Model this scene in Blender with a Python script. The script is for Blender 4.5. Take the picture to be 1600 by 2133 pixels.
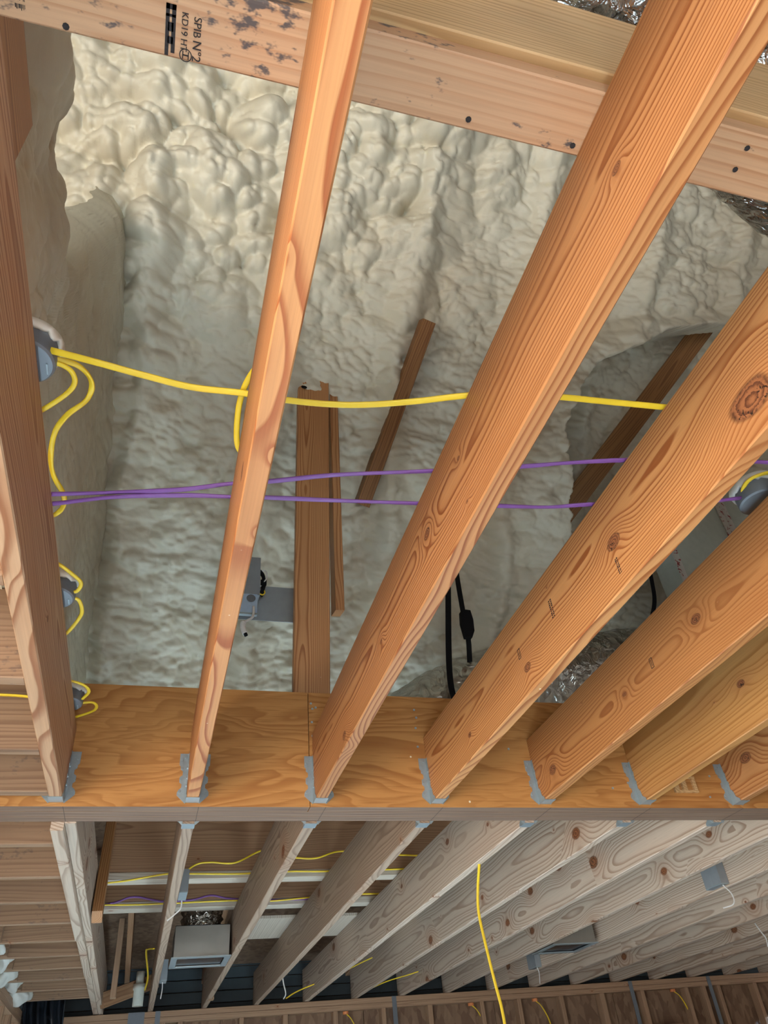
import bpy, bmesh, math, random
import numpy as np
from mathutils import Matrix, Vector

random.seed(7)
rng = np.random.default_rng(11)
for o in list(bpy.data.objects):
    bpy.data.objects.remove(o)
SC = bpy.context.scene
COL = SC.collection
ZC = 1.62                      # eye height above the floor; heights below are given from eye level

# ------------------------------------------------------------------ camera
FPX = 1550.07
A, B, C = math.radians(39.1517), math.radians(-18.9019), math.radians(-6.1431)
def cam_axes():
    ca, sa = math.cos(A), math.sin(A)
    rz = Matrix.Rotation(B, 3, 'Z')
    f = rz @ Vector((0, ca, sa)); u = rz @ Vector((0, -sa, ca)); r = rz @ Vector((1, 0, 0))
    r2 = r * math.cos(C) + u * math.sin(C)
    u2 = -r * math.sin(C) + u * math.cos(C)
    return r2, u2, f
r_, u_, f_ = cam_axes()
cd = bpy.data.cameras.new('camera')
cd.sensor_fit = 'HORIZONTAL'; cd.sensor_width = 36.0; cd.lens = FPX / 1600 * 36.0
cd.clip_start = 0.02; cd.clip_end = 200
cam = bpy.data.objects.new('camera', cd); COL.objects.link(cam)
cam.matrix_world = Matrix(((r_.x, u_.x, -f_.x, 0), (r_.y, u_.y, -f_.y, 0), (r_.z, u_.z, -f_.z, ZC), (0, 0, 0, 1)))
SC.camera = cam

# ------------------------------------------------------------------ world, sun, added area lamps, exposure
W = bpy.data.worlds.new('sky'); SC.world = W; W.use_nodes = True
bg = W.node_tree.nodes['Background']
bg.inputs['Color'].default_value = (0.62, 0.78, 1.0, 1); bg.inputs['Strength'].default_value = 1.0
def sun():
    l = bpy.data.lights.new('sun', 'SUN'); l.energy = 400.0; l.angle = math.radians(0.6); l.color = (0.52, 0.77, 1.0)
    o = bpy.data.objects.new('sun', l); COL.objects.link(o)
    d = Vector((-math.cos(math.radians(19.7)), 0.0, -math.sin(math.radians(19.7))))
    o.rotation_euler = d.to_track_quat('-Z', 'Y').to_euler(); o.location = (9, 4, 4)
sun()
def added_light(name, loc, look, sx, sy, power, color, spread=180.0):  # unseen area lamps added to light the joists and foam
    l = bpy.data.lights.new(name, 'AREA'); l.shape = 'RECTANGLE'; l.size = sx; l.size_y = sy
    l.energy = power; l.color = color; l.spread = math.radians(spread)
    o = bpy.data.objects.new(name, l); COL.objects.link(o)
    o.location = (loc[0], loc[1], loc[2] + ZC)
    o.rotation_euler = Vector(look).to_track_quat('-Z', 'Y').to_euler()
added_light('added_light_near', (-0.6, -2.75, -0.55), (0.05, 1, 0.34), 3.6, 2.0, 78.0, (1.0, 0.89, 0.74))
added_light('added_light_right', (6.3, 0.6, -0.5), (-1, 0.1, 0.25), 2.6, 1.9, 12.0, (0.95, 0.97, 1.0))  # added fill, the wall has no opening behind it
added_light('added_light_left', (-2.9, -0.9, -0.5), (1, 0.22, 0.55), 2.4, 1.9, 160.0, (1.0, 0.90, 0.76), 115.0)
VS = SC.view_settings
VS.view_transform = 'Standard'; VS.look = 'None'; VS.gamma = 1.0; VS.use_curve_mapping = False
VS.exposure = -0.3
SC.cycles.max_bounces = 5; SC.cycles.diffuse_bounces = 3; SC.cycles.glossy_bounces = 2; SC.cycles.adaptive_threshold = 0.03; SC.cycles.use_denoising = True
SC.cycles.sample_clamp_indirect = 6.0

# ------------------------------------------------------------------ node helpers
class NT:
    def __init__(s, name):
        s.m = bpy.data.materials.new(name); s.m.use_nodes = True
        s.t = s.m.node_tree; s.b = s.t.nodes['Principled BSDF']
    def n(s, typ, **kw):
        nd = s.t.nodes.new(typ)
        for k, v in kw.items(): setattr(nd, k, v)
        return nd
    def put(s, sock, v):
        if isinstance(v, bpy.types.NodeSocket): s.t.links.new(v, sock)
        elif isinstance(v, (tuple, list)) and len(v) == 3 and sock.type == 'RGBA': sock.default_value = (*v, 1)
        else: sock.default_value = v
    def math(s, op, a, b=None, c=None, clamp=False):
        nd = s.n('ShaderNodeMath', operation=op, use_clamp=clamp)
        s.put(nd.inputs[0], a)
        if b is not None: s.put(nd.inputs[1], b)
        if c is not None: s.put(nd.inputs[2], c)
        return nd.outputs[0]
    def vec(s, x, y, z):
        nd = s.n('ShaderNodeCombineXYZ')
        for i, v in enumerate((x, y, z)): s.put(nd.inputs[i], v)
        return nd.outputs[0]
    def noise(s, v, scale=1.0, detail=2.0, rough=0.5, dist=0.0):
        nd = s.n('ShaderNodeTexNoise'); s.put(nd.inputs['Vector'], v)
        nd.inputs['Scale'].default_value = scale; nd.inputs['Detail'].default_value = detail
        nd.inputs['Roughness'].default_value = rough; nd.inputs['Distortion'].default_value = dist
        return nd.outputs['Fac'], nd.outputs['Color']
    def voro(s, v, scale=1.0, dim='3D', feature='F1', rand=1.0):
        nd = s.n('ShaderNodeTexVoronoi', voronoi_dimensions=dim, feature=feature); s.put(nd.inputs['Vector'], v)
        nd.inputs['Scale'].default_value = scale; nd.inputs['Randomness'].default_value = rand
        return nd.outputs['Distance'], (nd.outputs['Color'] if feature != 'DISTANCE_TO_EDGE' else None)
    def mix(s, f, a, b, blend='MIX'):
        nd = s.n('ShaderNodeMix', data_type='RGBA', blend_type=blend)
        s.put(nd.inputs['Factor'], f); s.put(nd.inputs['A'], a); s.put(nd.inputs['B'], b)
        return nd.outputs['Result']
    def ramp(s, f, stops):
        nd = s.n('ShaderNodeValToRGB'); s.put(nd.inputs[0], f)
        e = nd.color_ramp.elements
        while len(e) < len(stops): e.new(0.5)
        for i, (p, c) in enumerate(stops):
            e[i].position = p; e[i].color = (c, c, c, 1) if not isinstance(c, (tuple, list)) else (*c, 1)
        return nd.outputs[0]
    def smooth(s, v, lo, hi, a=0.0, b=1.0):
        nd = s.n('ShaderNodeMapRange', interpolation_type='SMOOTHSTEP'); s.put(nd.inputs['Value'], v)
        for k, x in (('From Min', lo), ('From Max', hi), ('To Min', a), ('To Max', b)): s.put(nd.inputs[k], x)
        return nd.outputs[0]
    def bump(s, h, strength, dist):
        nd = s.n('ShaderNodeBump'); nd.inputs['Strength'].default_value = strength; nd.inputs['Distance'].default_value = dist
        s.put(nd.inputs['Height'], h); s.t.links.new(nd.outputs[0], s.b.inputs['Normal'])
    def objco(s):
        tc = s.n('ShaderNodeTexCoord'); sp = s.n('ShaderNodeSeparateXYZ'); s.t.links.new(tc.outputs['Object'], sp.inputs[0])
        return tc.outputs['Object'], sp.outputs[0], sp.outputs[1], sp.outputs[2]
    def rand(s):
        return s.n('ShaderNodeObjectInfo').outputs['Random']
    def sepc(s, c):
        nd = s.n('ShaderNodeSeparateColor'); s.put(nd.inputs[0], c); return nd.outputs[0], nd.outputs[1], nd.outputs[2]
    def done(s, color=None, rough=None, metal=None, spec=None):
        for k, v in (('Base Color', color), ('Roughness', rough), ('Metallic', metal), ('Specular IOR Level', spec)):
            if v is not None: s.put(s.b.inputs[k], v)
        return s.m

def wood(name, light, dark, freq=150.0, px=0.05, pz=0.0, spread=0.09, knots=(), kscale=2.6, kmax=0.016, contrast=0.85,
         warp=0.05, specks=0.0, mold=0.0, stain=(0.40, 0.155, 0.055), rough=0.52, vary=0.16, long=0.7, molds=(), tint=(1, 1, 1)):
    """sawn softwood: growth rings around a pith line that runs along local Y, knots, fibre streaks"""
    light, dark, stain = (tuple(a * b for a, b in zip(c, tint)) for c in (light, dark, stain))
    s = NT(name); m = s.math
    co, x, y, z = s.objco(); rd = s.rand()
    yo = m('ADD', y, m('MULTIPLY', rd, 43.0))
    r2 = m('FRACT', m('MULTIPLY', rd, 7.31)); r3 = m('FRACT', m('MULTIPLY', rd, 17.77))
    # slow warp of the pith along the length
    _, nc = s.noise(s.vec(m('MULTIPLY', x, 2.0), m('MULTIPLY', yo, long), m('MULTIPLY', z, 2.0)), 1.0, 2.0, 0.5)
    n1, n2, n3 = s.sepc(nc)
    _, nf = s.noise(s.vec(m('MULTIPLY', x, 9.0), m('MULTIPLY', yo, 2.6), m('MULTIPLY', z, 9.0)), 1.0, 2.0, 0.5)
    f1, f2, f3 = s.sepc(nf)
    xx = m('ADD', m('SUBTRACT', x, m('MULTIPLY_ADD', r2, 0.03, px - 0.015)), m('MULTIPLY', m('SUBTRACT', n1, 0.5), warp))
    zz = m('ADD', m('SUBTRACT', z, m('MULTIPLY_ADD', m('SUBTRACT', r3, 0.5), spread * 2, pz)), m('MULTIPLY', m('SUBTRACT', n2, 0.5), warp * 2.2))
    r = m('SQRT', m('ADD', m('MULTIPLY', xx, xx), m('MULTIPLY', zz, zz)))
    r = m('ADD', r, m('MULTIPLY', m('SUBTRACT', f1, 0.5), 0.012))
    # scattered knots
    vd, vc = s.voro(s.vec(m('MULTIPLY', yo, 0.62), z, 0.0), kscale, '2D')
    k1, k2, k3 = s.sepc(vc)
    d = m('DIVIDE', vd, kscale)
    rk = m('MULTIPLY', m('POWER', k1, 2.0), kmax)
    kmask = None; dn = [None]
    def add_knot(d, rk, r, kmask):
        s_ = m('MULTIPLY_ADD', rk, 2.6, 0.001)
        q = m('DIVIDE', d, s_)
        g = m('EXPONENT', m('MULTIPLY', m('MULTIPLY', q, q), -1.0))
        r = m('ADD', r, m('MULTIPLY', g, m('MULTIPLY', rk, 1.9)))
        k = s.smooth(d, m('MULTIPLY', rk, 0.72), m('MULTIPLY', rk, 1.05), 1.0, 0.0)
        dn[0] = m('DIVIDE', d, m('ADD', rk, 0.0005)) if dn[0] is None else m('MINIMUM', dn[0], m('DIVIDE', d, rk))
        halo = m('MULTIPLY', g, 0.5)
        return r, (k if kmask is None else m('MAXIMUM', kmask, k)), halo
    r, kmask, halo = add_knot(d, rk, r, None)
    for kn in knots:
        ky, kz, kr = kn[:3]
        dy = m('MULTIPLY', m('SUBTRACT', y, ky), 0.62); dz = m('SUBTRACT', z, kz)
        dd = m('ADD', m('MULTIPLY', dy, dy), m('MULTIPLY', dz, dz))
        if len(kn) > 3:
            dx = m('SUBTRACT', x, kn[3]); dd = m('ADD', dd, m('MULTIPLY', dx, dx))
        dd = m('SQRT', dd)
        dd = m('ADD', dd, m('MULTIPLY', m('SUBTRACT', f2, 0.5), kr * 1.8))
        r, kmask, h2 = add_knot(dd, kr, r, kmask)
        halo = m('MAXIMUM', halo, h2)
    nr, _ = s.noise(s.vec(m('MULTIPLY', r, 34.0), rd, 0.0), 1.0, 1.0)
    t = m('ADD', m('MULTIPLY', r, freq), m('MULTIPLY', nr, 2.6))
    fr = m('FRACT', t)
    dens = s.ramp(fr, [(0.0, 0.0), (0.2, 0.03), (0.52, 0.16), (0.78, 0.85), (0.92, 1.0), (1.0, 0.05)])
    dens = m('MULTIPLY', dens, m('MULTIPLY_ADD', m('SUBTRACT', n3, 0.5), 1.0, contrast + 0.12), clamp=True)
    # fibre streaks
    st, _ = s.noise(s.vec(m('MULTIPLY', x, 260.0), m('MULTIPLY', yo, 5.0), m('MULTIPLY', z, 260.0)), 1.0, 2.0)
    big, _ = s.noise(s.vec(m('MULTIPLY', x, 6.0), m('MULTIPLY', yo, 1.1), m('MULTIPLY', z, 7.0)), 1.0, 2.0)
    col = s.mix(dens, light, dark)
    col = s.mix(m('MULTIPLY', s.smooth(big, 0.48, 0.75), 0.40), col, stain)
    col = s.mix(m('MULTIPLY', halo, 0.6, clamp=True), col, (0.34, 0.13, 0.05))
    kn_, _ = s.noise(co, 70.0, 2.0, 0.6, 1.2)
    kcol = s.mix(s.smooth(m('FRACT', m('ADD', m('MULTIPLY', dn[0], 2.6), kn_)), 0.3, 0.9), (0.28, 0.105, 0.042), (0.11, 0.036, 0.016))
    kcol = s.mix(s.smooth(m('ADD', dn[0], m('MULTIPLY', kn_, 0.8)), 1.0, 1.45), kcol, (0.05, 0.018, 0.010))
    kcol = s.mix(s.smooth(kn_, 0.40, 0.34), kcol, (0.02, 0.010, 0.007))
    col = s.mix(kmask, col, kcol)
    val = m('ADD', m('MULTIPLY_ADD', st, 0.34, 0.83), m('MULTIPLY', m('SUBTRACT', rd, 0.5), vary))
    hs = s.n('ShaderNodeHueSaturation'); s.put(hs.inputs['Color'], col); s.put(hs.inputs['Value'], val)
    col = hs.outputs[0]
    if mold:
        mo, _ = s.noise(s.vec(m('MULTIPLY', x, 9.0), m('MULTIPLY', yo, 5.0), m('MULTIPLY', z, 9.0)), 1.0, 1.0)
        mf, _ = s.noise(s.vec(m('MULTIPLY', x, 60.0), m('MULTIPLY', yo, 34.0), m('MULTIPLY', z, 60.0)), 1.0, 3.0, 0.65)
        field = m('ADD', m('MULTIPLY', mo, 0.9), mf)
        for (my, mr, ma) in molds:
            q = m('DIVIDE', m('SUBTRACT', y, my), mr)
            field = m('ADD', field, m('MULTIPLY', m('EXPONENT', m('MULTIPLY', m('MULTIPLY', q, q), -1.0)), ma))
        mk = m('MULTIPLY', s.smooth(field, 1.12, 1.25), mold)
        col = s.mix(mk, col, (0.055, 0.05, 0.055))
    if specks:
        sd, scl = s.voro(s.vec(x, y, m('ADD', z, rd)), 30.0)
        s1, s2, s3 = s.sepc(scl)
        sp = m('MULTIPLY', s.smooth(sd, 0.05, 0.11, 1.0, 0.0), m('GREATER_THAN', s1, 1.0 - specks))
        col = s.mix(sp, col, (0.86, 0.80, 0.62))
    s.bump(st, 0.18, 0.0012)
    return s.done(col, rough, 0.0, 0.3)

def veneer(name, light, dark):
    s = NT(name); m = s.math; co, x, y, z = s.objco()
    n, nc = s.noise(s.vec(m('MULTIPLY', x, 1.0), m('MULTIPLY', y, 1.0), m('MULTIPLY', z, 4.4)), 1.0, 3.0, 0.55, 0.6)
    fr = m('FRACT', m('MULTIPLY', m('ADD', n, m('MULTIPLY', z, 1.1)), 17.0))
    dens = s.ramp(fr, [(0.0, 0.1), (0.3, 0.2), (0.75, 0.85), (0.9, 1.0), (1.0, 0.1)])
    st, _ = s.noise(s.vec(m('MULTIPLY', x, 7.0), m('MULTIPLY', y, 7.0), m('MULTIPLY', z, 170.0)), 1.0, 3.0, 0.6)
    bigm, _ = s.noise(s.vec(m('MULTIPLY', x, 1.4), 0.0, m('MULTIPLY', z, 4.0)), 1.0, 2.0)
    dens = m('MULTIPLY', dens, s.smooth(bigm, 0.3, 0.62, 0.25, 0.85))
    col = s.mix(dens, light, dark)
    col = s.mix(s.smooth(st, 0.5, 0.72, 0.0, 0.75), col, (0.30, 0.12, 0.035))
    sd, scl = s.voro(co, 20.0); s1, s2, s3 = s.sepc(scl)
    sp = m('MULTIPLY', s.smooth(sd, 0.05, 0.1, 1.0, 0.0), m('GREATER_THAN', s1, 0.94))
    col = s.mix(sp, col, (0.8, 0.72, 0.55))
    s.bump(m('ADD', st, m('MULTIPLY', dens, 0.6)), 0.25, 0.001)
    return s.done(col, 0.5, 0.0, 0.3)

def ply_edge(name):
    s = NT(name); m = s.math; co, x, y, z = s.objco()
    st, _ = s.noise(s.vec(m('MULTIPLY', x, 3.0), m('MULTIPLY', y, 330.0), m('MULTIPLY', z, 90.0)), 1.0, 2.0)
    b, _ = s.noise(s.vec(m('MULTIPLY', x, 26.0), m('MULTIPLY', y, 60.0), z), 1.0, 3.0, 0.7)
    col = s.mix(s.smooth(st, 0.35, 0.65), (0.25, 0.16, 0.11), (0.125, 0.07, 0.046))
    col = s.mix(s.smooth(b, 0.5, 0.8, 0.0, 0.55), col, (0.17, 0.10, 0.07))
    return s.done(col, 0.6, 0.0, 0.25)

def osb(name, dark=1.0):
    s = NT(name); m = s.math; co, x, y, z = s.objco()
    d, c = s.voro(s.vec(m('MULTIPLY', x, 30.0), m('MULTIPLY', y, 30.0), m('MULTIPLY', z, 12.0)), 1.0)
    a, b, e = s.sepc(c)
    n, _ = s.noise(co, 40.0, 3.0)
    col = s.mix(a, (0.42 * dark, 0.25 * dark, 0.15 * dark), (0.20 * dark, 0.10 * dark, 0.06 * dark))
    col = s.mix(m('MULTIPLY', n, 0.5), col, (0.30 * dark, 0.19 * dark, 0.13 * dark))
    s.bump(m('ADD', a, d), 0.4, 0.003)
    return s.done(col, 0.65, 0.0, 0.2)

def foam_mat(name, col_a, col_b):
    s = NT(name); m = s.math; co, x, y, z = s.objco()
    n, _ = s.noise(co, 2.3, 3.0, 0.6)
    n2, _ = s.noise(co, 26.0, 3.0, 0.6)
    n3, _ = s.noise(co, 95.0, 3.0, 0.55)
    col = s.mix(s.smooth(n, 0.35, 0.7), col_a, col_b)
    col = s.mix(s.smooth(n2, 0.56, 0.8, 0.0, 0.35), col, (0.62, 0.55, 0.33))
    s.bump(m('ADD', m('MULTIPLY', n2, 0.7), m('MULTIPLY', n3, 0.3)), 0.3, 0.006)
    return s.done(col, 0.42, 0.0, 0.35)

def metal(name, col, rough, bump=0.0, scale=30.0, metallic=0.9):
    s = NT(name); m = s.math; co, x, y, z = s.objco()
    n, _ = s.noise(co, scale, 3.0, 0.6)
    c = s.mix(n, tuple(v * 0.8 for v in col), tuple(min(1, v * 1.12) for v in col))
    if bump: s.bump(n, bump, 0.004)
    return s.done(c, s.smooth(n, 0.2, 0.8, rough * 0.8, rough * 1.25), metallic, 0.5)

def plain(name, col, rough=0.5, metallic=0.0, spec=0.4, var=0.12, scale=25.0):
    s = NT(name); co, x, y, z = s.objco(); n, _ = s.noise(co, scale, 2.0)
    c = s.mix(n, tuple(v * (1 - var) for v in col), tuple(min(1, v * (1 + var)) for v in col))
    return s.done(c, rough, metallic, spec)

def foil(name, col, rough, bscale):
    s = NT(name); m = s.math; co, x, y, z = s.objco()
    n, _ = s.noise(co, bscale, 3.0, 0.6, 0.8)
    d, c = s.voro(co, bscale * 1.3)
    s.bump(m('ADD', m('MULTIPLY', d, 0.8), n), 0.9, 0.02)
    c = s.mix(n, tuple(v * 0.7 for v in col), col)
    return s.done(c, rough, 0.95, 0.5)

def taped(name):
    s = NT(name); m = s.math; co, x, y, z = s.objco()
    n, _ = s.noise(co, 42.0, 2.0, 0.6, 0.7)
    c = s.mix(s.smooth(n, 0.56, 0.62), (0.62, 0.60, 0.56), (0.30, 0.05, 0.05))
    return s.done(c, 0.35, 0.2, 0.5)

# ------------------------------------------------------------------ materials
LT_ = (0.74, 0.395, 0.165); DK = (0.46, 0.175, 0.05)
J = {}; JT = (0.84, 0.80, 0.72)
J[1] = wood('joist_wood_one', (0.50, 0.295, 0.17), (0.27, 0.11, 0.05), 100, 0.06, 0.04, 0.0, [(0.1, -0.02, 0.006)], specks=0.08, warp=0.08, contrast=0.95)
J[2] = wood('joist_wood_two', tint=JT, light=(0.63, 0.305, 0.135), dark=(0.35, 0.10, 0.032), freq=110, px=0.02, pz=0.10, spread=0.0, knots=[(-0.60, -0.125, 0.006, 0.026), (-0.40, -0.125, 0.006, 0.024), (-0.95, -0.125, 0.005, -0.02)], specks=0.10, warp=0.10, contrast=1.0)
J[3] = wood('joist_wood_three', tint=JT, light=(0.54, 0.255, 0.108), dark=(0.27, 0.082, 0.024), freq=175, px=0.052, pz=0.015, spread=0.0, knots=[(-0.50, 0.033, 0.006), (-0.29, 0.010, 0.013), (0.10, -0.027, 0.008), (0.53, -0.085, 0.014), (-1.1, -0.012, 0.006)], kmax=0.005, specks=0.012, contrast=0.95)
J[4] = wood('joist_wood_four', tint=JT, light=(0.59, 0.29, 0.12), dark=(0.31, 0.10, 0.028), freq=150, px=0.056, pz=0.03, spread=0.0, knots=[(-0.81, -0.055, 0.030), (-0.35, -0.01, 0.014), (0.14, -0.053, 0.014), (0.58, -0.05, 0.009)], kmax=0.005, specks=0.012)
J[5] = wood('joist_wood_five', tint=JT, light=(0.54, 0.25, 0.096), dark=(0.28, 0.085, 0.023), freq=165, px=0.05, pz=-0.01, spread=0.0, knots=[(-0.06, 0.004, 0.012), (0.33, -0.02, 0.010), (0.85, -0.05, 0.014)], kmax=0.005, specks=0.010)
J[6] = wood('joist_wood_six', tint=JT, light=(0.58, 0.30, 0.11), dark=(0.36, 0.15, 0.04), freq=80, px=0.10, pz=0.12, spread=0.0, knots=[(0.30, 0.02, 0.012)], kmax=0.004, contrast=0.8, warp=0.07)
J[7] = wood('joist_wood_seven', tint=JT, light=(0.55, 0.265, 0.11), dark=(0.31, 0.105, 0.03), freq=110, px=0.08, pz=0.05, spread=0.0, knots=[(0.84, 0.005, 0.02)], kmax=0.004)
FARSH = wood('shaded_far_joist_wood', (0.37, 0.262, 0.19), (0.20, 0.125, 0.085), 110, 0.055, 0.0, 0.10, kscale=3.6, kmax=0.028, contrast=0.75, specks=0.01, vary=0.1, stain=(0.31, 0.20, 0.14))  # darker copy of the far joist wood, shade painted into the leftmost joists
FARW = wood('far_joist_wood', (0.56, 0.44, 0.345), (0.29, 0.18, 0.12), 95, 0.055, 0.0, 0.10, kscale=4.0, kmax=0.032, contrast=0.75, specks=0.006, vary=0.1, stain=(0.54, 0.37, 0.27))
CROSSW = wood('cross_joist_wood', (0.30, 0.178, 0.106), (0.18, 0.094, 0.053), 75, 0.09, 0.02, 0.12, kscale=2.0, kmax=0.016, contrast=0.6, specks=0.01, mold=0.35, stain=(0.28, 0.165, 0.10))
STRONGW = wood('strongback_wood', (0.53, 0.305, 0.17), (0.40, 0.18, 0.08), 60, 0.02, -0.055, 0.0, [(0.12, 0.02, 0.007), (0.98, 0.03, 0.008)], kmax=0.004, contrast=0.55, mold=0.9, molds=[(-1.23, 0.06, 0.32), (-1.34, 0.05, 0.2), (-1.05, 0.06, 0.15), (-0.88, 0.06, 0.08), (-0.35, 0.03, 0.1), (-0.30, 0.4, -0.12)], warp=0.05, stain=(0.52, 0.26, 0.14), rough=0.5)
EDGEW = wood('pale_board_wood', (0.60, 0.375, 0.185), (0.40, 0.215, 0.085), 85, 0.055, 0.04, 0.04, [(0.25, -0.045, 0.024)], kmax=0.004, contrast=0.7, stain=(0.50, 0.33, 0.17))
STRUTW = wood('dark_strut_wood', (0.27, 0.125, 0.045), (0.16, 0.06, 0.02), 120, 0.045, 0.0, 0.02, kmax=0.008, specks=0.02, stain=(0.2, 0.085, 0.03))
DARKW = wood('brown_stud_wood', (0.46, 0.22, 0.09), (0.27, 0.10, 0.035), 150, 0.045, 0.0, 0.02, kscale=2.2, kmax=0.010, contrast=0.9, specks=0.05, stain=(0.33, 0.14, 0.05))
SHADEW = wood('attic_board_wood', (0.33, 0.18, 0.098), (0.19, 0.09, 0.046), 95, 0.08, 0.03, 0.1, kscale=2.4, kmax=0.018, contrast=0.6, specks=0.02, stain=(0.36, 0.19, 0.10))
STUDW = wood('wall_stud_wood', (0.36, 0.215, 0.13), (0.22, 0.12, 0.07), 110, 0.05, 0.0, 0.05, kmax=0.010, contrast=0.6, stain=(0.36, 0.20, 0.12))
LITW = wood('lit_underside_wood', (0.55, 0.46, 0.37), (0.38, 0.29, 0.22), 70, 0.07, 0.0, 0.05, kscale=3.0, kmax=0.010, contrast=0.6, stain=(0.70, 0.60, 0.50))  # pale tone paints in the light on the far boards' undersides
LVL = veneer('veneer_face', (0.48, 0.225, 0.070), (0.29, 0.105, 0.026))
PLYE = ply_edge('veneer_edge')
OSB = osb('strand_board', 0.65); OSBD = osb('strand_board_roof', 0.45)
FOAM = foam_mat('spray_foam', (0.57, 0.515, 0.405), (0.605, 0.54, 0.415))
FOAMW = foam_mat('spray_foam_smooth', (0.54, 0.49, 0.37), (0.58, 0.525, 0.395))
FOAMB = foam_mat('spray_foam_white', (0.80, 0.80, 0.74), (0.85, 0.84, 0.78))
GALV = metal('galvanized_steel', (0.37, 0.43, 0.46), 0.38, 0.0, 60.0, 0.55)
GALVD = metal('dull_steel', (0.17, 0.18, 0.20), 0.45, 0.0, 40.0, 0.4)
SHEET = metal('sheet_metal', (0.34, 0.325, 0.30), 0.38, 0.05, 8.0, 0.85)
LIDM = metal('pale_blue_steel', (0.50, 0.66, 0.86), 0.4, 0.0, 30.0, 0.25)
PAINTG = plain('grey_painted_steel', (0.26, 0.27, 0.285), 0.5, 0.2)
PLATEG = plain('matte_grey_plate', (0.33, 0.34, 0.345), 0.55, 0.3)
YEL = plain('yellow_jacket', (0.86, 0.58, 0.03), 0.42, 0.0, 0.4, 0.08)
PUR = plain('purple_jacket', (0.20, 0.07, 0.27), 0.42, 0.0, 0.4, 0.08)
WHT = plain('white_plastic', (0.82, 0.82, 0.82), 0.4)
BLK = plain('black_webbing', (0.008, 0.008, 0.009), 0.8, 0, 0.1)
INK = plain('black_ink', (0.035, 0.03, 0.03), 0.8, 0, 0.1, 0.5, 300)
PENC = plain('pencil', (0.10, 0.075, 0.06), 0.8, 0, 0.1)
FOIL = foil('duct_foil', (0.72, 0.70, 0.67), 0.16, 22.0)
FOILG = foil('grey_duct_jacket', (0.62, 0.61, 0.56), 0.30, 15.0)
TAPE = taped('printed_foil_tape')
DUCTB = plain('duct_board', (0.46, 0.49, 0.43), 0.55, 0.0, 0.3)
PLASTIC_SHADE = plain('black_plastic_and_boot_shade', (0.012, 0.015, 0.02), 0.25, 0, 0.5)
SLAB = plain('concrete', (0.50, 0.46, 0.41), 0.75, 0, 0.2, 0.1, 6.0)
BOARDW = plain('wall_board', (0.62, 0.50, 0.38), 0.8, 0, 0.2)
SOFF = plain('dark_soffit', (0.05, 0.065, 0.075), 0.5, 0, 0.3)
ORANGE = plain('orange_plastic', (0.65, 0.22, 0.08), 0.5)
PIPE = plain('pale_pipe', (0.62, 0.60, 0.52), 0.45)

# ------------------------------------------------------------------ object helpers
def link(o, parent=None, loc=(0, 0, 0), rot=None):
    COL.objects.link(o)
    M = Matrix.Translation(Vector((loc[0], loc[1], loc[2] + ZC)))
    if rot is not None: M = M @ rot.to_4x4()
    if parent is not None:
        o.parent = parent
        M = parent['_m'].inverted() @ M if False else Matrix.Translation(-Vector(ORIG[parent.name])) @ M
        ORIG[o.name] = tuple(Vector(ORIG[parent.name]) + M.translation) if rot is None else None
    else:
        ORIG[o.name] = tuple(M.translation)
    o.matrix_local = M
    return o
ORIG = {}
def tag(o, label=None, cat=None, group=None, kind=None):
    for k, v in (('label', label), ('category', cat), ('group', group), ('kind', kind)):
        if v: o[k] = v
    return o
def thing(name, label, cat, loc, group=None, kind=None):
    o = bpy.data.objects.new(name, None); o.empty_display_size = 0.05
    link(o, None, loc)
    return tag(o, label, cat, group, kind)
def mesh(name, V, F, mats, smooth=False):
    me = bpy.data.meshes.new(name)
    me.from_pydata([tuple(v) for v in V], [], [tuple(f) for f in F])
    for m_ in (mats if isinstance(mats, (list, tuple)) else [mats]): me.materials.append(m_)
    if smooth: me.polygons.foreach_set('use_smooth', [True] * len(me.polygons))
    me.update()
    return me
def add(name, me, parent=None, loc=(0, 0, 0), rot=None):
    return link(bpy.data.objects.new(name, me), parent, loc, rot)
CACHE = {}
def board_mesh(w, h, l, mat, ch=0.0025):
    key = (round(w, 4), round(h, 4), round(l, 4), mat.name)
    if key in CACHE: return CACHE[key]
    a, b = w / 2, h / 2
    prof = [(-a + ch, -b), (a - ch, -b), (a, -b + ch), (a, b - ch), (a - ch, b), (-a + ch, b), (-a, b - ch), (-a, -b + ch)]
    V = [(x, -l / 2, z) for x, z in prof] + [(x, l / 2, z) for x, z in prof]
    F = [(i, i + 8, (i + 1) % 8 + 8, (i + 1) % 8) for i in range(8)]
    F += [tuple(range(8)), tuple(range(15, 7, -1))]
    CACHE[key] = mesh('board', V, F, mat)
    return CACHE[key]
def frame(d, up=(0, 0, 1)):
    d = Vector(d).normalized(); x = d.cross(Vector(up))
    if x.length < 1e-5: x = d.cross(Vector((0, 1, 0)))
    x.normalize(); z = x.cross(d)
    return Matrix(((x.x, d.x, z.x), (x.y, d.y, z.y), (x.z, d.z, z.z)))
def board(name, p0, p1, w, h, mat, parent=None, up=(0, 0, 1), ch=0.0025):
    p0, p1 = Vector(p0), Vector(p1)
    return add(name, board_mesh(w, h, (p1 - p0).length, mat, ch), parent, (p0 + p1) / 2, frame(p1 - p0, up))
def box(name, lo, hi, mat, parent=None, ch=0.0015):
    lo, hi = Vector(lo), Vector(hi); c = (lo + hi) / 2; s = hi - lo
    return add(name, board_mesh(s.x, s.z, s.y, mat, min(ch, s.x * .3, s.z * .3)), parent, c)
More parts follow.
